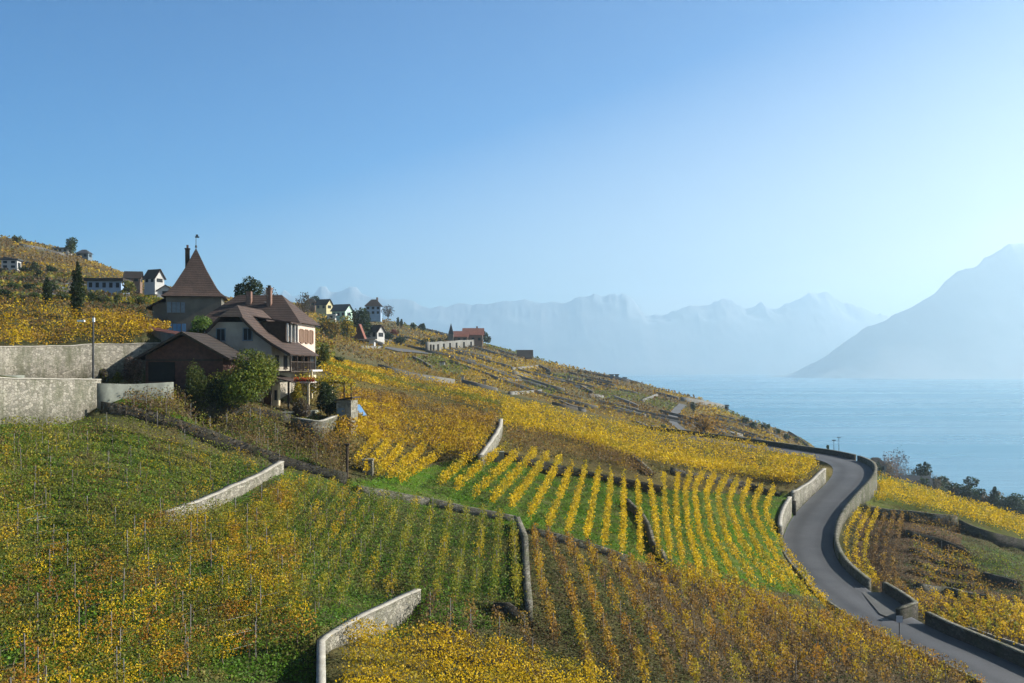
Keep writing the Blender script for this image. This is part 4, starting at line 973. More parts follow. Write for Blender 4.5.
LT=[(828,456,14,9,'conifer',DARKG,'small bluish conifer beside the top of the bend',300),(843,462,17,15,'round',DARKG,'round dark tree just past the bend',320),(858,468,14,15,'round',DARKG+MIDG[:1],'low dark tree left of the hip-roofed house',330),
 (890,470,20,16,'bare',BARE+[(.20,.09,.04)],'russet tree behind the lake houses',380),(899,470,24,14,'bare',LAVB,'tall leafless grey tree among the lakeside trees',400),(911,482,26,18,'round',DARKG,'dense dark tree left of the pines',340),
 (904,478,16,9,'round',AUT+[(.3,.14,.08)],'small orange tree beside the grey-roofed house',330),(924,492,30,10,'pine',DARKG,'slim dark pine with bare lower trunk',320),(937,496,32,17,'round',DARKG+MIDG[:1],'tall dark green tree right of the slim pine',325),
 (952,502,32,20,'round',DARKG+MIDG[:2],'broad dark green tree in the middle of the lakeside row',320),(966,506,30,14,'pine',DARKG,'flat-topped pine at the end of the lakeside row',315),(976,506,19,7,'pine',DARKG,'spindly little pine standing alone',310),
 (994,515,31,17,'conifer',DARKG,'pointed conifer before the right edge',300),(1011,520,28,22,'round',DARKG,'dark tree touching the right edge, left one',300),(1030,524,26,22,'round',DARKG,'dark tree cut off by the right edge',300),
 (880,474,14,16,'round',DARKG+BARE[:1],'dark tree between the two lake houses',350),(944,500,22,14,'round',MIDG+DARKG,'lower greener tree in front of the lakeside row',300),(868,470,12,10,'round',DARKG,'little dark tree against the hip-roofed house',310)]
for x,y,h,w,k,p,l,Y in LT: T(x,y,h*.98,w*1.5,k,p,l,Y=Y,name={'pine':'pine_tree','conifer':'conifer_tree','bare':'bare_tree'}.get(k,'broadleaf_tree'),group='trees above the lake')
q_ = np.random.default_rng(77)
for i in range(30):
    x = 842 + i * 6.3 + q_.uniform(-3, 3); y = 466 + (x - 846) * .30; k_ = ['round', 'round', 'bush', 'round', 'round', 'bare'][q_.integers(0, 6)]
    T(x, y - 1, q_.uniform(14, 23), q_.uniform(17, 27), k_, [DARKG, DARKG + MIDG[:1], MIDG + DARKG, BARE + AUT[2:3]][q_.integers(0, 4)] if k_ != 'bare' else BARE, '%s tree counted rightwards from the bend in the belt above the lake' % ordinal(i), Y=q_.uniform(300, 345), name='broadleaf_tree' if k_ != 'conifer' else 'conifer_tree', group='belt of trees above the lake')
# shrubs and small trees on the left bank behind the golden field
SH=[(5,304,15,20),(22,306,12,24),(33,309,17,18),(14,292,10,16),(30,292,9,16),(52,292,12,14),(62,300,12,16),(68,310,15,14),(92,300,10,16),(104,304,9,16),(118,300,10,15),(60,280,7,10),(88,318,8,12),(106,316,8,16),(140,303,8,14),(138,318,8,16),(124,309,7,12),(3,278,10,14),(34,266,6,9),(24,275,8,12),(52,272,8,12)]
for i,(x,y,h,w) in enumerate(SH): T(x,y,h,w,'bush',[DARKG+MIDG,MIDG+BARE[:1],MIDG+AUT[2:3],YELG[1:2]+MIDG][i%4],'%s shrub on the left bank, counted roughly nearest the left edge outward' % ordinal(i),Y=(170 if y>298 else 230 if y>285 else 330),cat='bush',name='bush',group='shrubs on the left bank',n_=420)
T(128,296,16,16,'round',YELG+AUT[:1],'yellowish tree below the chalets left of the tower',Y=250,name='broadleaf_tree')
# garden plants by the manor
T(246,410,66,76,'bush',MIDG[:2]+YELG[:3]+[(.13,.18,.02),(.18,.22,.025)],'big rounded glossy tree in front of the manor gable',Y=92,name='garden_tree',cat='tree',n_=16000)
T(196,392,37,30,'bush',MIDG+YELG[1:2],'smaller leafy bush between barn and big tree',Y=90.5,cat='bush',name='bush',n_=4500)
T(218,398,26,26,'bush',DARKG+MIDG[:1],'shaded bush filling the corner by the barn',Y=91,cat='bush',name='bush',n_=3500)
T(204,338,27,28,'round',[(.12,.2,.03),(.16,.24,.04),(.09,.15,.025)],'bright green tree between tower and gable',Y=108,name='broadleaf_tree',n_=3500)
T(327,418,38,25,'bush',DARKG+MIDG[:1],'dark ivy-covered shrub at the garden corner',Y=98,cat='bush',name='bush',n_=5000)
T(297,397,16,14,'bush',YELG[2:3]+GOLD[2:3]+YELG,'bright yellow bush under the red flowers',Y=98,cat='bush',name='bush',n_=1500)
T(301,425,28,22,'bush',BARE+AUT[2:3],'bare brown bush in front of the garden wall',Y=94,cat='bush',name='bush',n_=2500)
T(134,386,30,24,'bush',BARE+[(.18,.08,.05)],'bare reddish shrub left of the barn door',Y=92,cat='bush',name='bush',n_=2600)
T(104,382,16,14,'bush',BARE+OLIVE[:1],'dry round shrub beside the lamp pole',Y=93,cat='bush',name='bush',n_=1200)
T(117,382,12,11,'bush',YELG,'yellow shrub right of the lamp pole',Y=92,cat='bush',name='bush',n_=800)
# ------------------------------------------------------------------ manor: tower house, gabled house, pink house, barn
def part(mb, name, mat, parent, loc=None): return mb.build(name, M[mat] if isinstance(mat, str) else mat, parent, loc)
def window(parent, mb_face, x, z, w, h, y, axis='y', out=-1, shutter=None, glass='glass', frame='shutter_brown', closed=False):
    """a window standing on a wall face; axis 'y': wall plane y=const, 'x': wall plane x=const, out = which way the face looks"""
    t = .07
    def bx(m, a0, a1, z0, z1, d0, d1):
        lo, hi = sorted((y + out * d0, y + out * d1))
        if axis == 'y': m.box(a0, a1, lo, hi, z0, z1)
        else: m.box(lo, hi, a0, a1, z0, z1)
    f = MB()
    bx(f, x - w / 2 - .08, x + w / 2 + .08, z + h, z + h + .1, .004, .08); bx(f, x - w / 2 - .12, x + w / 2 + .12, z - .1, z, .004, .14)
    bx(f, x - w / 2 - .08, x - w / 2, z + .002, z + h - .002, .004, .08); bx(f, x + w / 2, x + w / 2 + .08, z + .002, z + h - .002, .004, .08)
    bx(f, x - .025, x + .025, z + .002, z + h - .002, .004, .05)
    wn = f.build('window', M[frame], parent)
    g_ = MB(); bx(g_, x - w / 2 + .002, x - .027, z + .004, z + h - .004, .004, .03); bx(g_, x + .027, x + w / 2 - .002, z + .004, z + h - .004, .004, .03); g_.build('pane', M[glass], wn)
    if shutter:
        for s_ in (-1, 1):
            m = MB()
            if closed: a0, a1 = (x - w / 2 + .01, x - .01) if s_ < 0 else (x + .01, x + w / 2 - .01); bx(m, a0, a1, z + .02, z + h - .02, .052, .09)
            else: a0, a1 = (x - w - .1, x - w / 2 - .1) if s_ < 0 else (x + w / 2 + .1, x + w + .1); bx(m, a0, a1, z, z + h, .004, .06)
            m.build('shutter', M[shutter], wn)
    return wn
# --- tower house
gz = float(g.z(-37.4, 118)[0])
tw = empty('tower_house', (-38.5, 121.3, gz - .3), R(13)); tag(tw, 'tower house with a steep flared pyramid roof and weathervane', 'tower house', 'buildings of the manor')
zb = tw.location.z; we = SL(295) * 118 - zb; hw = 3.15; ap = SL(248.5) * 121 - zb
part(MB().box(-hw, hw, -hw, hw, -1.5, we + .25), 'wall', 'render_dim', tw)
m = MB(); e = hw + .5
prof = [(e, we - .12), (e * .84, we + .32), (e * .64, we + 1.25), (e * .33, we + (ap - we) * .57), (.05, ap)]
for i in range(4):
    (a, z0), (b_, z1) = prof[i], prof[i + 1]
    cs = [(1, -1), (1, 1), (-1, 1), (-1, -1)]
    for k in range(4):
        c, d = cs[k], cs[(k + 1) % 4]; m.quadv([(c[0] * a, c[1] * a, z0), (d[0] * a, d[1] * a, z0), (d[0] * b_, d[1] * b_, z1), (c[0] * b_, c[1] * b_, z1)])
m.quadv([(-e, -e, we - .2), (-e, e, we - .2), (e, e, we - .2), (e, -e, we - .2)])
for k in range(4):
    c, d = cs[k], cs[(k + 1) % 4]; m.quadv([(c[0] * e, c[1] * e, we - .2), (d[0] * e, d[1] * e, we - .2), (d[0] * e, d[1] * e, we - .12), (c[0] * e, c[1] * e, we - .12)])
rf = part(m, 'roof', 'tiles', tw)
part(MB().box(-1.25, -.75, -.2, .35, we + 3.0, ap - .1).box(-1.31, -.69, -.26, .41, ap - .098, ap + .05), 'chimney', 'timber', rf)
part(MB().box(-1.12, -.88, .0, .25, ap + .053, ap + .45), 'chimney_pot', 'brick', rf)
vn = part(MB().tube([(0, 0, ap - .1), (0, 0, ap + 1.75)], .05, 6, .02).tube([(0, 0, ap + .15), (0, 0, ap + .42)], .14, 8, .1), 'weathervane', 'metal', rf)
MB().box(-.12, .38, -.015, .015, ap + 1.35, ap + 1.52).box(.0, .24, -.012, .012, ap + 1.53, ap + 1.75).build('vane', M['metal'], rf)
window(tw, None, -2.0, we - 2.1, .9, 1.25, -hw, shutter='shutter_grey', glass='shutter_grey', frame='render_dim')
window(tw, None, -1.9, we - 4.6, .9, 1.2, -hw, shutter='shutter_blue', glass='shutter_blue', frame='render_dim')
# lean-to annex on its left
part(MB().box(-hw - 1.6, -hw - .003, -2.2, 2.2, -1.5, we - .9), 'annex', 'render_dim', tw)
part(MB().slab([(-hw - 2.3, -2.8, we - 1.5), (-hw - .003, -2.8, we - .2), (-hw - .003, 2.8, we - .2), (-hw - 2.3, 2.8, we - 1.5)], .16), 'annex_roof', 'tiles_dark', tw)
# --- gabled house (ridge runs away from the viewer)
GH = empty('gabled_house', (-28.1, 100, -4.2), R(-2.5)); tag(GH, 'broad gabled house with a half-hipped brown roof sweeping down to a timber gallery', 'house', 'buildings of the manor')
Z0 = -4.2
def z_(py, Y=100): return SL(py) * Y - Z0
rz_, ez = z_(304), z_(354); D = 11.5
L_ = [(0, rz_), (1.15, rz_ - 1.28), (2.6, rz_ - 2.75), (4.1, rz_ - 3.85), (6.1, ez)]      # right slope profile, slightly flared
wallp = [(-4.3, -1.2), (4.0, -1.2), (4.0, rz_ - 4.0), (2.5, rz_ - 2.95), (1.45, rz_ - 1.8), (-1.45, rz_ - 1.8), (-2.6, rz_ - 2.95), (-4.3, rz_ - 4.1)]
part(MB().prism(wallp, .0, D - .5), 'wall', 'render_grey', GH)
m = MB(); y0, y1 = -.55, D
def roof_side(s_):
    for i in range(1, 4):
        (a, za), (b_, zb_) = L_[i], L_[i + 1]; m.slab([(s_ * a, y0, za), (s_ * b_, y0, zb_), (s_ * b_, y1, zb_), (s_ * a, y1, za)], .16)
    a, za = L_[1]; m.slab([(0, 1.6, rz_), (s_ * a, y0, za), (s_ * a, y1, za), (0, y1 - 1.4, rz_)], .16)
roof_side(1); roof_side(-1)
rf = part(m, 'roof', 'tiles', GH)
m = MB(); m.slab([(0, 1.6, rz_ + .02), (-1.22, y0 - .06, L_[1][1] - .02), (1.22, y0 - .06, L_[1][1] - .02)][:3] + [(0, 1.6, rz_ + .02)], .1) if False else m.quadv([(0, 1.62, rz_ + .01), (-1.25, y0 - .04, L_[1][1] - .02), (1.25, y0 - .04, L_[1][1] - .02)]).quadv([(0, y1 - 1.42, rz_ + .01), (1.25, y1 + .04, L_[1][1]), (-1.25, y1 + .04, L_[1][1])])
part(m, 'half_hip', 'tiles_dark', rf)
for s_ in (-1, 1):
    m = MB()
    for i in range(1, 4):
        (a, za), (b_, zb_) = L_[i], L_[i + 1]; m.slab([(s_ * a, y0 - .08, za - .02), (s_ * b_, y0 - .08, zb_ - .02), (s_ * b_, y0 - .004, zb_ - .02), (s_ * a, y0 - .004, za - .02)], .26)
    part(m, 'bargeboard', 'timber', rf)
window(GH, None, -1.05 - .1, z_(340.5), .82, 1.15, -.0, shutter=None, frame='shutter_grey'); window(GH, None, 1.58, z_(340), .82, 1.15, -.0, frame='shutter_grey')
# dormer on the right slope
dm = MB().box(1.5, 4.3, 4.2, 7.8, rz_ - 3.6, rz_ - 1.55); d_ = part(dm, 'dormer', 'timber', rf)
part(MB().slab([(.9, 3.9, rz_ - 1.0), (4.9, 3.9, rz_ - 1.62), (4.9, 8.1, rz_ - 1.62), (.9, 8.1, rz_ - 1.0)], .14), 'dormer_roof', 'tiles', rf)
for y_ in (4.0, 5.4, 6.8, 7.95): part(MB().box(4.45, 4.6, y_ - .07, y_ + .07, rz_ - 3.7, rz_ - 1.78), 'dormer_post', 'frame', rf)
part(MB().box(4.305, 4.33, 4.5, 5.9, rz_ - 3.1, rz_ - 1.9).box(4.305, 4.33, 6.1, 7.5, rz_ - 3.1, rz_ - 1.9), 'dormer_glass', 'glass', rf)
# timber gallery under the right eave
part(MB().box(4.003, 5.9, .3, D - .8, z_(371) - .12, z_(371)), 'gallery_floor', 'timber', GH)
for y_ in (.4, 3.0, 5.6, 8.2, 10.4): part(MB().box(5.72, 5.86, y_ - .07, y_ + .07, z_(371) + .003, ez + .05), 'gallery_post', 'timber', GH)
m = MB().box(5.76, 5.82, .3, D - .8, z_(371) + .9, z_(371) + .98)
for k in range(34): m.box(5.77, 5.81, .35 + k * .305, .40 + k * .305, z_(371) + .003, z_(371) + .9)
part(m, 'gallery_railing', 'timber', GH)
for y_ in (1.8, 5.0, 8.4): window(GH, None, y_, z_(368), 1.1, 1.2, 4.0, axis='x', out=1, frame='timber')
part(MB().slab([(3.9, -1.6, z_(375)), (6.4, -1.6, z_(381)), (6.4, 3.2, z_(381)), (3.9, 3.2, z_(375))], .12), 'porch_roof', 'tiles', GH)
for x_, y_ in ((6.1, -1.4), (6.1, 3.0), (4.3, -1.4)): part(MB().box(x_ - .09, x_ + .09, y_ - .09, y_ + .09, -.4, z_(381) - .08), 'porch_post', 'timber', GH)
part(MB().box(3.0, 4.9, -.9, -.05, -.6, z_(384)), 'porch_wall', 'render_cream', GH)
part(MB().box(3.5, 4.3, -.96, -.905, .0, 2.0), 'door', 'timber_red', GH)
part(MB().box(4.55, 4.8, -.96, -.905, .9, 1.9), 'porch_pane', 'glass', GH)
# --- pink house behind
PK = empty('pink_house', (-28.8, 117, -3.6), R(-4)); tag(PK, 'tall pink-rendered house with hipped brown roof and sunlit side', 'house', 'buildings of the manor')
Z1 = -3.6; zz = lambda py, Y: SL(py) * Y - Z1
ezp = zz(322, 113); rzp = zz(295, 117); x0, x1, y0, y1 = -6.5, 4.7, -3.9, 3.9
part(MB().box(x0, x1, y0, y1, -2, ezp), 'wall', 'render_pink', PK)
o_ = .55
m = MB(); A = (x0 - o_, y0 - o_, ezp - .1); B = (x1 + o_, y0 - o_, ezp - .1); C_ = (x1 + o_, y1 + o_, ezp - .1); D_ = (x0 - o_, y1 + o_, ezp - .1); r0 = (x0 + 3, 0, rzp); r1 = (x1 - 2.9, 0, rzp)
m.quadv([A, B, r1, r0]).quadv([B, C_, r1]).quadv([C_, D_, r0, r1]).quadv([D_, A, r0]).quadv([A, D_, C_, B])
rf = part(m, 'roof', 'tiles', PK)
part(MB().box(.55, 1.05, -1.9, -1.3, rzp - 2.0, zz(289, 115)).box(.48, 1.12, -1.97, -1.23, zz(289, 115) + .002, zz(288, 115) + .06), 'chimney', 'brick', rf)
part(MB().box(.65, .95, -1.75, -1.45, zz(288, 115) + .063, zz(286, 115) + .1), 'chimney_pot', 'timber', rf)
part(MB().box(-2.0, -1.4, -1.6, -1.0, rzp - 1.8, zz(291, 115)), 'chimney', 'brick', rf)
for y_ in (-2.0, .0, 2.0):
    window(PK, None, y_, zz(342.5, 116), .95, 1.45, x1, axis='x', out=1, shutter='shutter_brown', glass='shutter_brown', closed=False)
    window(PK, None, y_, zz(368, 116), .95, 1.7, x1, axis='x', out=1, shutter='shutter_brown')
window(PK, None, 3.2, zz(366, 113), 1.1, 1.6, y0, frame='shutter_brown')
# glazed veranda and balcony with flowers in front of the pink house
VD = empty('veranda', (-23.1, 108.6, -3.9), R(-3)); tag(VD, 'veranda with dark glass and white balcony beam between the two houses', 'veranda', 'buildings of the manor')
Z2 = -3.9; zv = lambda py, Y=107: SL(py) * Y - Z2
part(MB().box(-1.2, 1.6, -.9, 3.5, zv(371.5), zv(369.8)), 'balcony_slab', 'frame', VD)
part(MB().box(1.75, 3.4, -9.2, 3.5, -.35 + SL(379.5) * 99.5 + 3.9, -.2 + SL(379.5) * 99.5 + 3.9), 'terrace_slab', 'frame', VD)
for y_ in (-9.0, -4, 1): part(MB().box(3.1, 3.3, y_, y_ + .2, -.6, SL(379.5) * 99.5 + 3.55), 'pillar', 'render_cream', VD)
part(MB().box(-1.2, .9, .0, 3.4, zv(369.5), zv(356)), 'glass_wall', 'glass', VD)
for x_ in (-1.2, -.5, .2, .88): part(MB().box(x_ - .06, x_ + .06, -.08, -.004, zv(369.5), zv(355.5)), 'mullion', 'shutter_brown', VD)
for x_ in (-1.0, 1.4): part(MB().box(x_ - .12, x_ + .12, -.8, -.56, -.3, zv(371.8)), 'pillar', 'render_cream', VD)
part(MB().box(-1.2, .9, .3, 3.4, -.3, zv(371.7)), 'lower_wall', 'render_cream', VD)
part(MB().box(-.7, .1, .22, .296, 0, 2.0), 'door', 'glass', VD)
fl = empty('flower_box', (-20.75, 99.5, SL(379.5) * 99.5 - .2)); tag(fl, 'row of orange-red geraniums along the balcony edge', 'flower box')
part(MB().box(-.95, 1.0, -.15, .15, .0, .22), 'box', 'timber', fl)
r_ = np.random.default_rng(5); C0 = np.stack([r_.uniform(-1.0, 1.05, 700), r_.normal(-.12, .13, 700), r_.uniform(-.1, .42, 700)], 1); c_ = np.array([(.62, .05, .015), (.5, .03, .012), (.66, .14, .02), (.08, .14, .02)])[r_.choice(4, 700, p=[.3, .2, .2, .3])]
V_, F_ = quads(C0, .10, c_, r_); np_mesh('blossoms', V_, F_, M['leaf'], c_, parent=fl)
# pergola with yellow vine leaves
pg = empty('pergola', (-19.4, 103.5, -4.2), R(-8)); tag(pg, 'garden pergola roofed with yellow vine leaves beside the veranda', 'pergola')
zp = lambda py, Y=103: SL(py) * Y + 4.2
for x_ in (-2.4, 2.4):
    for y_ in (-1.2, 1.2): part(MB().box(x_ - .06, x_ + .06, y_ - .06, y_ + .06, -.6, zp(383)), 'post', 'timber', pg)
m = MB()
for y_ in (-1.2, 1.2): m.box(-2.7, 2.7, y_ - .05, y_ + .05, zp(383) + .003, zp(383) + .12)
part(m, 'beam', 'timber', pg)
C0 = np.stack([r_.uniform(-2.9, 2.9, 2600), r_.uniform(-1.6, 1.6, 2600), np.zeros(2600)], 1); C0[:, 2] = zp(383) + .0 + .35 * np.abs(r_.normal(0, 1, 2600)) * (1 + .3 * np.sin(C0[:, 0] * 2)) - (r_.random(2600) < .35) * r_.uniform(0, 1.2, 2600)
c_ = np.array(YELG[:3] + GOLD[1:3] + [(.5, .45, .03)])[r_.integers(0, 6, 2600)]; V_, F_ = quads(C0, .2, c_, r_); np_mesh('foliage', V_, F_, M['leaf'], c_, parent=pg)
# stone outhouse with the slanted blue panel beside it
b_ = g.at(347, 421); OH = empty('stone_outhouse', (U(347) * 97, 97, float(g.z(U(347) * 97, 97)[0]) - .2), R(-12)); tag(OH, 'small stone outhouse with a dark lean-to roof at the garden end', 'shed', 'buildings of the manor')
ho = SL(400) * 97 - OH.location.z
part(MB().box(-.75, .75, -.9, .9, -.4, ho), 'wall', 'stone_pale', OH)
part(MB().slab([(-.95, -1.1, ho + .05), (.95, -1.1, ho + .35), (.95, 1.1, ho + .35), (-.95, 1.1, ho + .05)], .14), 'roof', 'tiles_dark', OH)
part(MB().box(-.6, .1, -.97, -.905, -.1, ho * .75), 'door', 'shutter_grey', OH)
q0 = g.at(357, 422); PN = empty('blue_panel', tuple(q0 + Vector((0, -.5, .5))), R(35)); tag(PN, 'slanted pale blue panel leaning in the vines beside the outhouse', 'panel')
part(MB().slab([(-.75, -1.0, .25), (.75, -1.0, .25), (.75, .7, 1.35), (-.75, .7, 1.35)], .07), 'sheet', 'blue_panel', PN)
for x_ in (-.6, .6): part(MB().box(x_ - .05, x_ + .05, .5, .6, -1.0, 1.15), 'leg', 'timber', PN)
# --- barn
BZ = float(g.z(-30.3, 90)[0]); BN = empty('barn', (-30.4, 92.3, SL(380.5) * 92), R(-1)); tag(BN, 'low dark timber barn with a wide shallow gable and black doorway', 'barn', 'buildings of the manor')
Z3 = BN.location.z; az = SL(331.5) * 92 - Z3; ez3 = SL(357) * 92 - Z3
part(MB().prism([(-3.6, -1.5), (3.6, -1.5), (3.6, ez3 + .12), (0, az - .35), (-3.6, ez3 + .12)], 0, 6.6), 'wall', 'timber_red', BN)
rf = part(MB().slab([(0, -.7, az), (4.5, -.7, ez3 - .15), (4.5, 7, ez3 - .15), (0, 7, az)], .14).slab([(0, -.7, az), (-4.5, -.7, ez3 - .15), (-4.5, 7, ez3 - .15), (0, 7, az)], .14), 'roof', 'tiles_dark', BN)
part(MB().slab([(0, -.78, az - .0), (4.5, -.78, ez3 - .16), (4.5, -.705, ez3 - .16), (0, -.705, az)], .22), 'bargeboard', 'timber', rf)
part(MB().slab([(0, -.78, az), (-4.5, -.78, ez3 - .16), (-4.5, -.705, ez3 - .16), (0, -.705, az)], .22), 'bargeboard', 'timber', rf)
part(MB().box(-3.3, -.85, -.09, -.004, -.1, SL(362) * 92 - Z3), 'door', plain('barn_opening_shade', (.012, .011, .01), .9, .3, 3), BN)  # open doorway: its dark interior shade painted as a black panel
part(MB().box(-3.6, 3.6, -.06, -.006, SL(361) * 92 - Z3, SL(359) * 92 - Z3), 'beam', 'timber', BN)
# long red tiled coping wall behind the golden field
P = np.array([P3(118,322,118), P3(140,326,112), P3(160,330,106), P3(182,334,100)])
gw = wall_strip(P, g.z(P[:, 0], P[:, 1]) - 1.5, P[:, 2] - .1, .5, 'garden_wall', M['render_dim'], coping=False, jag=0); tag(gw, 'garden wall under a long strip of red roof tiles left of the barn', 'wall')
m = MB()
for i in range(3): m.slab([tuple(P[i] + (.0, -.45, -.12)), tuple(P[i + 1] + (0, -.45, -.12)), tuple(P[i + 1] + (.1, .45, .16)), tuple(P[i] + (.1, .45, .16))], .1)
part(m, 'coping', 'tiles_red', gw)
# concrete walls of the ramp, terrace walls of the garden
def free_wall(pts, top, th, mt, nm, lab, cop=False):
    P = np.array([P3(x, y, Y) for x, y, Y in pts]); tz = np.array([SL(t) * p[2] for t, p in zip(top, pts)]); lo = np.minimum(g.z(P[:, 0], P[:, 1]) , P[:, 2]) - .8
    return tag(wall_strip(P, lo, tz, th, nm, M[mt], coping=cop, jag=.01), lab, 'wall', 'manor terrace walls')
free_wall([(97,399,84.5),(130,398,86),(173,393,88)], [383,384.5,382], .3, 'concrete', 'concrete_wall', 'smooth greenish concrete wall in front of the barn yard')
free_wall([(-30,384,84),(24,384,86.5)], [375.5,375], .4, 'concrete', 'concrete_wall', 'short grey concrete block wall at the left edge')
free_wall([(38,384,86),(70,384,86.6),(93,384,87.2)], [384,381,377.5], .25, 'concrete', 'ramp_wall', 'thin grey ramp wall rising to the lamp pole')
free_wall([(176,392,90),(215,401,91),(250,409,92),(291,420,93)], [391,399,407,414], .4, 'stone_shaded', 'garden_wall', 'dark garden wall at the foot of the big rounded tree')
free_wall([(292,428,92.5),(319,434,91.5),(336,424,96),(345,420,100)], [418,422,416,414], .4, 'stone_grey', 'garden_wall', 'grey garden wall holding the terrace below the pergola', True)
# paved terrace
m = MB().box(-25.6, -19.5, 94.6, 100.2, -4.75, -4.32); tag(m.build('garden_terrace', M['concrete']), kind='structure')
# ------------------------------------------------------------------ far houses
def house(px, pyb, wpx, hpx, roof, wm, rm_, label, depth=None, rz=0., roofpx=None, ymin=200, Y=None, nwin=3, ridge='x', chim=False, name='house', group='houses on the far hillside', cat='house', fl=1):
    b_ = g.at(px, pyb, ymin) if Y is None else Vector((U(px) * Y, Y, SL(pyb) * Y))
    k = b_.y / F; w = wpx * k; h = hpx * k; rh = (roofpx or hpx * .7) * k; d = depth or w * .8
    o = empty(name, (b_.x, b_.y + d / 2, b_.z), R(rz)); tag(o, label, cat, group)
    X, Yd = w / 2, d / 2; e = .06 * w + .2
    if roof == 'flat':
        MB().box(-X, X, -Yd, Yd, -3, h).build('wall', M[wm], o); MB().box(-X - e, X + e, -Yd - e, Yd + e, h + .003, h + rh).build('roof', M[rm_], o)
    elif roof == 'gable':
        if ridge == 'x':
            MB().prism([(-Yd, -3), (Yd, -3), (Yd, h), (0, h + rh), (-Yd, h)], -X, X, axis='x').build('wall', M[wm], o)
            rf = MB().slab([(-X - e, -Yd - e, h - e * rh / Yd + .1), (X + e, -Yd - e, h - e * rh / Yd + .1), (X + e, 0, h + rh + .1), (-X - e, 0, h + rh + .1)], .18).slab([(-X - e, Yd + e, h - e * rh / Yd + .1), (X + e, Yd + e, h - e * rh / Yd + .1), (X + e, 0, h + rh + .1), (-X - e, 0, h + rh + .1)], .18).build('roof', M[rm_], o)
        else:
            MB().prism([(-X, -3), (X, -3), (X, h), (0, h + rh), (-X, h)], -Yd, Yd).build('wall', M[wm], o)
            rf = MB().slab([(-X - e, -Yd - e, h - e * rh / X + .1), (-X - e, Yd + e, h - e * rh / X + .1), (0, Yd + e, h + rh + .1), (0, -Yd - e, h + rh + .1)], .18).slab([(X + e, -Yd - e, h - e * rh / X + .1), (X + e, Yd + e, h - e * rh / X + .1), (0, Yd + e, h + rh + .1), (0, -Yd - e, h + rh + .1)], .18).build('roof', M[rm_], o)
    else:
        MB().box(-X, X, -Yd, Yd, -3, h).build('wall', M[wm], o); t_ = .35 * X
        A, B, C_, D_ = (-X - e, -Yd - e, h - .05), (X + e, -Yd - e, h - .05), (X + e, Yd + e, h - .05), (-X - e, Yd + e, h - .05); r0, r1 = (-t_, 0, h + rh), (t_, 0, h + rh)
        rf = MB().quadv([A, B, r1, r0]).quadv([B, C_, r1]).quadv([C_, D_, r0, r1]).quadv([D_, A, r0]).quadv([A, D_, C_, B]).build('roof', M[rm_], o)
    if chim and roof != 'flat': MB().box(X * .3, X * .3 + .8, .2, 1.0, h + rh * .3, h + rh + 1.0).build('chimney', M['brick'], rf)
    for lv in range(fl):
        for i in range(nwin):
            x = -X + w * (i + .5) / nwin; ww = min(1.3, w / nwin * .5); hh_ = min(1.4, h / fl * .55); z0 = h * (lv + .28) / fl
            MB().box(x - ww / 2, x + ww / 2, -Yd - .08, -Yd - .004, z0, z0 + hh_).build('window', M['glass'], o)
    if nwin: MB().box(X + .004, X + .08, -ww, ww, h * .3, h * .3 + min(1.4, h * .5)).build('window', M['glass'], o)
    return o
house(8,269,15,9,'flat','render_white','slate','white modern house at the left edge among dark shrubs',Y=330,roofpx=1.5,nwin=2,fl=2,rz=8)
house(60,252,14,3.5,'flat','render_white','wall_far','low pale building on top of the left hill',ymin=300,roofpx=1,nwin=3)
house(82,258,12,5,'hip','shutter_grey','slate','dark hip-roofed house beside the hilltop tree',ymin=300,roofpx=4,nwin=2)
house(103,290,33,9,'flat','render_blue','tiles_dark','long blue-grey building under a flat dark roof',Y=260,roofpx=3,nwin=5,rz=4)
house(131,283,15,6,'gable','shutter_brown','tiles_dark','dark-roofed chalet left of the white gabled one',Y=300,roofpx=6,ridge='x',nwin=2,rz=10)
house(152,284,15,7,'gable','render_white','tiles','white gabled chalet with brown roof left of the tower',Y=290,roofpx=8,ridge='x',nwin=2,rz=-28)
house(163,296,15,6,'gable','render_white','tiles_dark','low white gable just left of the tower roof',Y=230,roofpx=5,ridge='y',nwin=1,rz=20)
house(310,306,10,4,'hip','shutter_brown','tiles_dark','small dark villa at the left end of the hilltop villas',Y=480,roofpx=4,nwin=2)
house(323,310,13,6,'gable','render_yellow','tiles_dark','yellowish gabled villa with dark roof',Y=470,roofpx=5,ridge='x',nwin=2,rz=-25)
house(341,318,16,8,'gable','render_mint','slate','mint-green gabled villa with a slate roof among the hilltop villas',Y=440,roofpx=6,ridge='x',nwin=3,rz=-25)
house(331,319,8,4,'flat','render_white','render_white','small white annex under the villas',Y=430,roofpx=1,nwin=1)
house(373,315,15,9,'hip','render_blue','tiles_dark','blue-walled tall villa with a dark mansard roof on the skyline',Y=470,roofpx=7,nwin=3,fl=2,chim=True)
house(359,347,10,10,'gable','timber_red','tiles_red','small steep red-roofed house beside the dark evergreen',Y=310,roofpx=13,ridge='y',nwin=2,depth=4)
house(374,339,15,8,'gable','render_white','tiles','white gabled house right of the red-roofed house',Y=330,roofpx=6,ridge='x',nwin=2,rz=-30)
house(367,343,14,3,'flat','render_white','render_grey','low white garage below the white gabled house',Y=310,roofpx=1,nwin=1)
house(459,343,17,7,'gable','shutter_brown','tiles_red','long low house with a red roof beside the spire',Y=480,roofpx=5,ridge='x',nwin=3)
house(473,343,19,9,'gable','shutter_brown','tiles_red','tall house with a red roof right of the spire',Y=488,roofpx=6,ridge='x',nwin=3,chim=True)
sp = empty('church_spire', P3(451, 343, 478)); tag(sp, 'small dark church spire beside the red roofs', 'spire')
k = 478 / F
MB().box(-1.1, 1.1, -1.1, 1.1, -3, 9 * k).build('tower', M['render_dim'], sp)
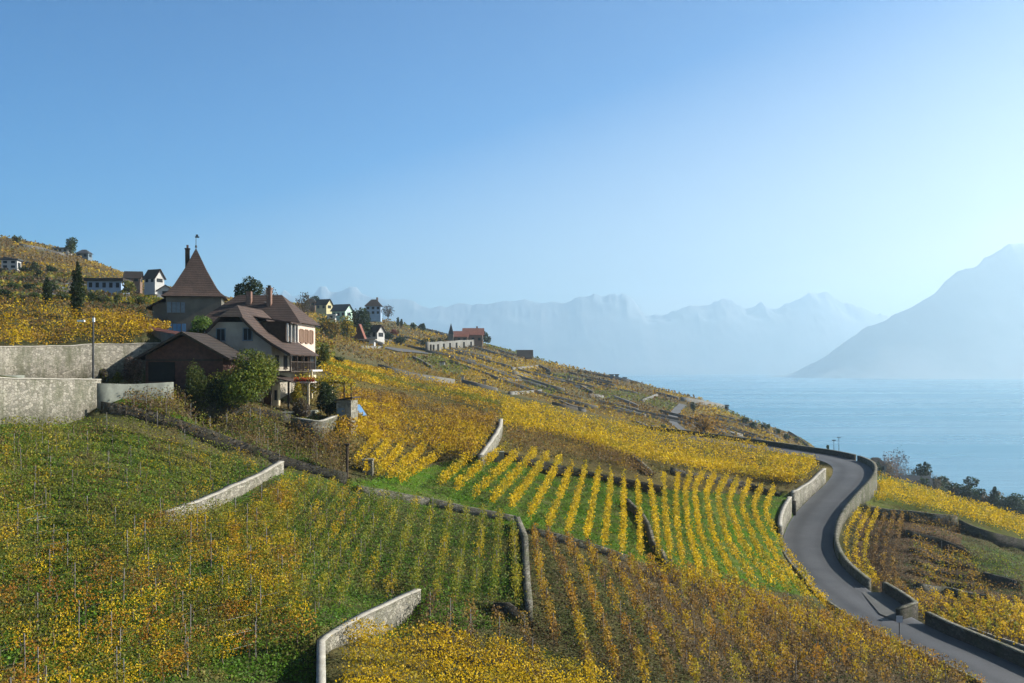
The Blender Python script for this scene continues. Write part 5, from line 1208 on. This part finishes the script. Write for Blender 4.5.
MB().quadv([(-1.3, -1.3, 9 * k), (1.3, -1.3, 9 * k), (0, 0, 20 * k)]).quadv([(1.3, -1.3, 9 * k), (1.3, 1.3, 9 * k), (0, 0, 20 * k)]).quadv([(1.3, 1.3, 9 * k), (-1.3, 1.3, 9 * k), (0, 0, 20 * k)]).quadv([(-1.3, 1.3, 9 * k), (-1.3, -1.3, 9 * k), (0, 0, 20 * k)]).build('spire_roof', M['slate'], sp)
house(525,359,14,3,'gable','shutter_brown','tiles_dark','dark-roofed hut on the bare skyline',ymin=400,roofpx=6,ridge='x',nwin=1)
for x, l in ((612, 'leftmost of three dark cabins on the skyline'), (617, 'middle one of three dark cabins on the skyline'), (625, 'rightmost and smallest of three dark cabins on the skyline')):
    house(x, 379.5 if x < 620 else 381, 3.2, 4.5 if x < 620 else 3, 'flat', 'shutter_grey', 'tiles_dark', l, ymin=380, roofpx=.8, nwin=0, name='cabin', cat='cabin', group='dark cabins on the skyline')
house(726,408,5,4,'flat','shutter_grey','slate','small grey hut at the end of the high pale wall',ymin=300,roofpx=1,nwin=1,name='hut',cat='hut')
house(577.5,389,5,3.5,'flat','render_white','wall_far','tiny white vineyard hut in the middle of the hillside',ymin=260,roofpx=.6,nwin=0,name='hut',cat='hut')
house(462.5,381,3,5,'flat','render_white','wall_far','narrow white hut at the start of the lower wall',ymin=200,roofpx=.6,nwin=0,name='hut',cat='hut')
house(484,385,4,5,'flat','render_grey','tiles_dark','grey stone hut on the lower wall',ymin=200,roofpx=.8,nwin=0,name='hut',cat='hut')
house(442,366,5,4,'flat','render_white','tiles','small pale hut between the gold strips',ymin=230,roofpx=.8,nwin=0,name='hut',cat='hut')
house(878,472,17,7,'hip','render_grey','tiles_dark','hip-roofed house above the lake left of the bare trees',Y=330,roofpx=7,nwin=2)
house(919,496,26,12,'gable','render_grey','slate','grey-roofed house above the lake among the pines',Y=300,roofpx=7,ridge='x',nwin=3,rz=-10)
house(755,428,5,5,'flat','render_white','wall_far','white hut among shrubs at the rocky end',ymin=230,roofpx=.6,nwin=0,name='hut',cat='hut')
# ------------------------------------------------------------------ lay-by wall, kerb, sign, poles
P = np.array([P3(884,597,97.2), P3(899,607,94.0), P3(916,618,90.2), P3(898,621,88.3)])
P[:, 2] = [-21.95, -22.05, -22.25, -22.4]
lo_ = P[:, 2] - 1.6
lb = wall_strip(P[:], lo_, P[:, 2] + .9, .4, 'parapet', M['stone_shaded'], cap=M['stone_grey'], jag=.015); tag(lb, 'stepped-back parapet around the lay-by', 'parapet', 'road parapets')
Q = [P3(862,596,96.8), P3(884,598,96.9), P3(915,619,89.9), P3(897,623,87.8), P3(880,616,89.8)]
zq = [-21.95, -21.97, -22.28, -22.42, -22.3]
m = MB(); m.quadv([(q[0], q[1], z + .05) for q, z in zip(Q, zq)]); tag(m.build('lay_by', plain('lay_by_asphalt', (.09, .09, .085), .9, .2, .5)), kind='structure')
for m_ in ((862, 0),):
    pass
P = road_part(2, arc_of(783, 556, 110), HALF + .18); tz_ = np.maximum(P[:, 2] + .18, g.z(P[:, 0] + 0, P[:, 1]) + .0)
T_, Nn_ = nrm2(P); up_ = g.z(P[:, 0] + Nn_[:, 0] * .9, P[:, 1] + Nn_[:, 1] * .9)
tag(wall_strip(P, P[:, 2] - .5, np.maximum(P[:, 2] + .22, np.minimum(up_, P[:, 2] + .7) + .06), .3, 'kerb_wall', M['stone_grey'], coping=False, jag=.02), 'low stone edging between the brown vines and the road', 'wall', 'road parapets')
a0, a1, am_ = arc_of(783, 552, 112), arc_of(835, 478, 139), arc_of(806, 515, 124)
for (s0, s1, l) in ((a0, am_ - .3, 'tall pale retaining wall left of the road, nearer half'), (am_ + .3, a1, 'tall pale retaining wall left of the road, farther half')):
    P = road_part(s0, s1, HALF + .3); T_, Nn_ = nrm2(P); up_ = g.z(P[:, 0] + Nn_[:, 0] * 1.1, P[:, 1] + Nn_[:, 1] * 1.1)
    n_ = len(P); t_ = np.linspace(0, 1, n_); tgt = P[:, 2] + (2.5 if 'nearer' in l else 2.6 - 1.5 * t_)
    tag(wall_strip(P, P[:, 2] - .5, np.maximum(tgt, up_ + .05), .45, 'retaining_wall', M['stone_pale'], jag=.02), l, 'wall', 'retaining walls by the road')
x, y, z = P3(899.5, 640, 82.5); zr = float(g.z(x, y)[0])
sg = empty('road_sign', (x, y, zr)); tag(sg, 'small round-cornered sign on a post at the near edge of the road', 'road sign')
MB().tube([(0, 0, -.3), (0, 0, 2.1)], .04, 6).build('post', M['metal'], sg); MB().box(-.25, .25, -.05, -.01 , 1.55, 2.1, R(-8)).build('plate', plain('sign_back', (.35, .37, .40), .5, .1, 3), sg)
x, y, z = P3(93, 384, 86.5); lp = empty('lamp_post', (x, y, z - .2)); tag(lp, 'thin dark lamp pole standing at the end of the big pale wall', 'lamp post')
hh = SL(316) * 86.5 - z
MB().tube([(0, 0, -.3), (0, 0, hh * .5), (0, 0, hh + .2)], .11, 8, .07).build('pole', M['metal'], lp); MB().tube([(.1, 0, hh + .1), (-.5, 0, hh + .12), (-1.0, -.05, hh - .1)], .035, 5).build('arm', M['metal'], lp)
MB().box(-1.35, -.75, -.14, .14, hh - .3, hh - .14).build('lamp_head', M['white_paint'], lp); MB().box(-.05, .12, -.1, .1, hh - .3, hh + .05).build('lamp_bracket', M['white_paint'], lp)
for px, Y, t, l in ((834, 290, 441, 'shorter of two poles beyond the bend'), (839, 300, 438, 'taller of two poles beyond the bend'), (884.5, 330, 456, 'slim pole in front of the bare lakeside trees')):
    x = U(px) * Y; z = float(g.z(x, Y)[0]); o = empty('pole', (x, Y, z)); tag(o, l, 'pole', 'poles beyond the bend'); h = SL(t) * Y - z
    MB().tube([(0, 0, -.3), (0, 0, h)], .14, 6, .09).build('mast', M['shutter_grey'], o); MB().box(-.5, .5, -.15, .15, h, h + .35).build('lamp_head', M['shutter_grey'], o)
b_ = g.at(347, 482); o = empty('wooden_post', tuple(b_)); tag(o, 'thick dark wooden post with a cap at the corner of the golden rows', 'post')
MB().tube([(0, 0, -.3), (0, 0, 3.2)], .13, 8, .11).build('shaft', M['timber'], o); MB().box(-.22, .22, -.22, .22, 3.2, 3.35).build('cap', M['timber'], o)
b_ = g.at(368, 473); o = MB().box(-.45, .45, -.4, .4, -.3, 1.15).box(-.52, .52, -.47, .47, 1.153, 1.3).build('stone_pillar', M['stone_pale'], None, tuple(b_)); tag(o, 'squat stone pillar among the first golden rows', 'pillar')
b_ = g.at(497, 461); o = MB().box(-.75, .75, -.6, .6, -.3, .95).box(-.8, .8, -.65, .65, .953, 1.05).build('water_tank', M['concrete'], None, tuple(b_)); tag(o, 'small concrete tank at the foot of the bright curved wall', 'tank')
# ------------------------------------------------------------------ grass
def grass(n_, poly, rngY, pal, nm, lab, sz=.14):
    px = np.array([p[0] for p in poly]); py = np.array([p[1] for p in poly]); X = rng.uniform(px.min(), px.max(), n_); Yy = rng.uniform(py.min(), py.max(), n_); k = in_poly(X, Yy, poly); X = X[k]; Yy = Yy[k]
    D = g.hit(X, Yy, 9.); x = U(X) * D; k = (D < rngY[1]) & (D > rngY[0]); x = x[k]; D = D[k]; k = off_road(np.stack([x, D], 1)); x = x[k]; D = D[k]; z = g.z(x, D); n2 = len(D)
    pal = np.array(pal); f = (np.sin(x * .7 + np.sin(D * .5) * 2) + np.sin(D * .9 + x * .3)) * .25 + .5 + rng.normal(0, .22, n2); idx = np.clip((f * len(pal)).astype(int), 0, len(pal) - 1)
    col = pal[idx] * (1 + rng.normal(0, .2, n2))[:, None]; C = np.stack([x, D, z + rng.uniform(.0, .16, n2)], 1)
    V_, F_ = quads(C, sz * rng.uniform(.6, 1.5, n2), col, rng); tag(np_mesh(nm, V_, F_, M['leaf'], np.clip(col, .008, .9)), lab, 'grass', kind='stuff')
GP1 = [(.08, .17, .014), (.11, .22, .018), (.14, .25, .02), (.17, .21, .03), (.22, .19, .05)]
grass(75000, [(0,425),(100,425),(285,472),(525,520),(528,625),(330,645),(320,683),(0,683)], (30,110), GP1, 'grass', 'rough green and straw grass between the vines of the left slopes')
grass(30000, [(350,480),(500,452),(670,490),(800,498),(785,560),(830,600),(700,575),(640,562),(525,530)], (60,140), [(.09, .19, .01), (.12, .24, .012), (.14, .26, .015), (.16, .20, .03)], 'terrace_grass', 'short bright green grass between the golden rows', .15)
grass(42000, [(528,530),(640,562),(780,600),(850,622),(1000,683),(430,683),(430,620),(528,625)], (40,110), [(.06, .10, .02), (.11, .09, .04), (.13, .095, .05), (.16, .12, .06), (.10, .065, .035)], 'dry_grass', 'dry brown grass and litter between the brown rows', .12)
grass(26000, [(100,405),(270,392),(350,430),(345,480),(280,462)], (60,125), [(.06, .12, .015), (.13, .12, .04), (.16, .12, .06), (.12, .08, .04), (.18, .14, .07)], 'dry_meadow', 'dry meadow grass on the slope below the manor', .14)
grass(36000, [(845,515),(900,508),(1024,545),(1024,668),(900,610)], (80,140), [(.06, .10, .02), (.11, .08, .04), (.13, .09, .05), (.09, .06, .035), (.15, .11, .05)], 'terrace_litter', 'brown soil litter and weeds on the terraces right of the road', .13)
grass(30000, [(300,365),(500,400),(700,440),(860,462),(800,495),(500,450),(350,480),(300,440)], (90,210), [(.06, .09, .02), (.12, .10, .03), (.15, .11, .04), (.10, .07, .035)], 'field_grass', 'weeds under the golden upper field', .2)
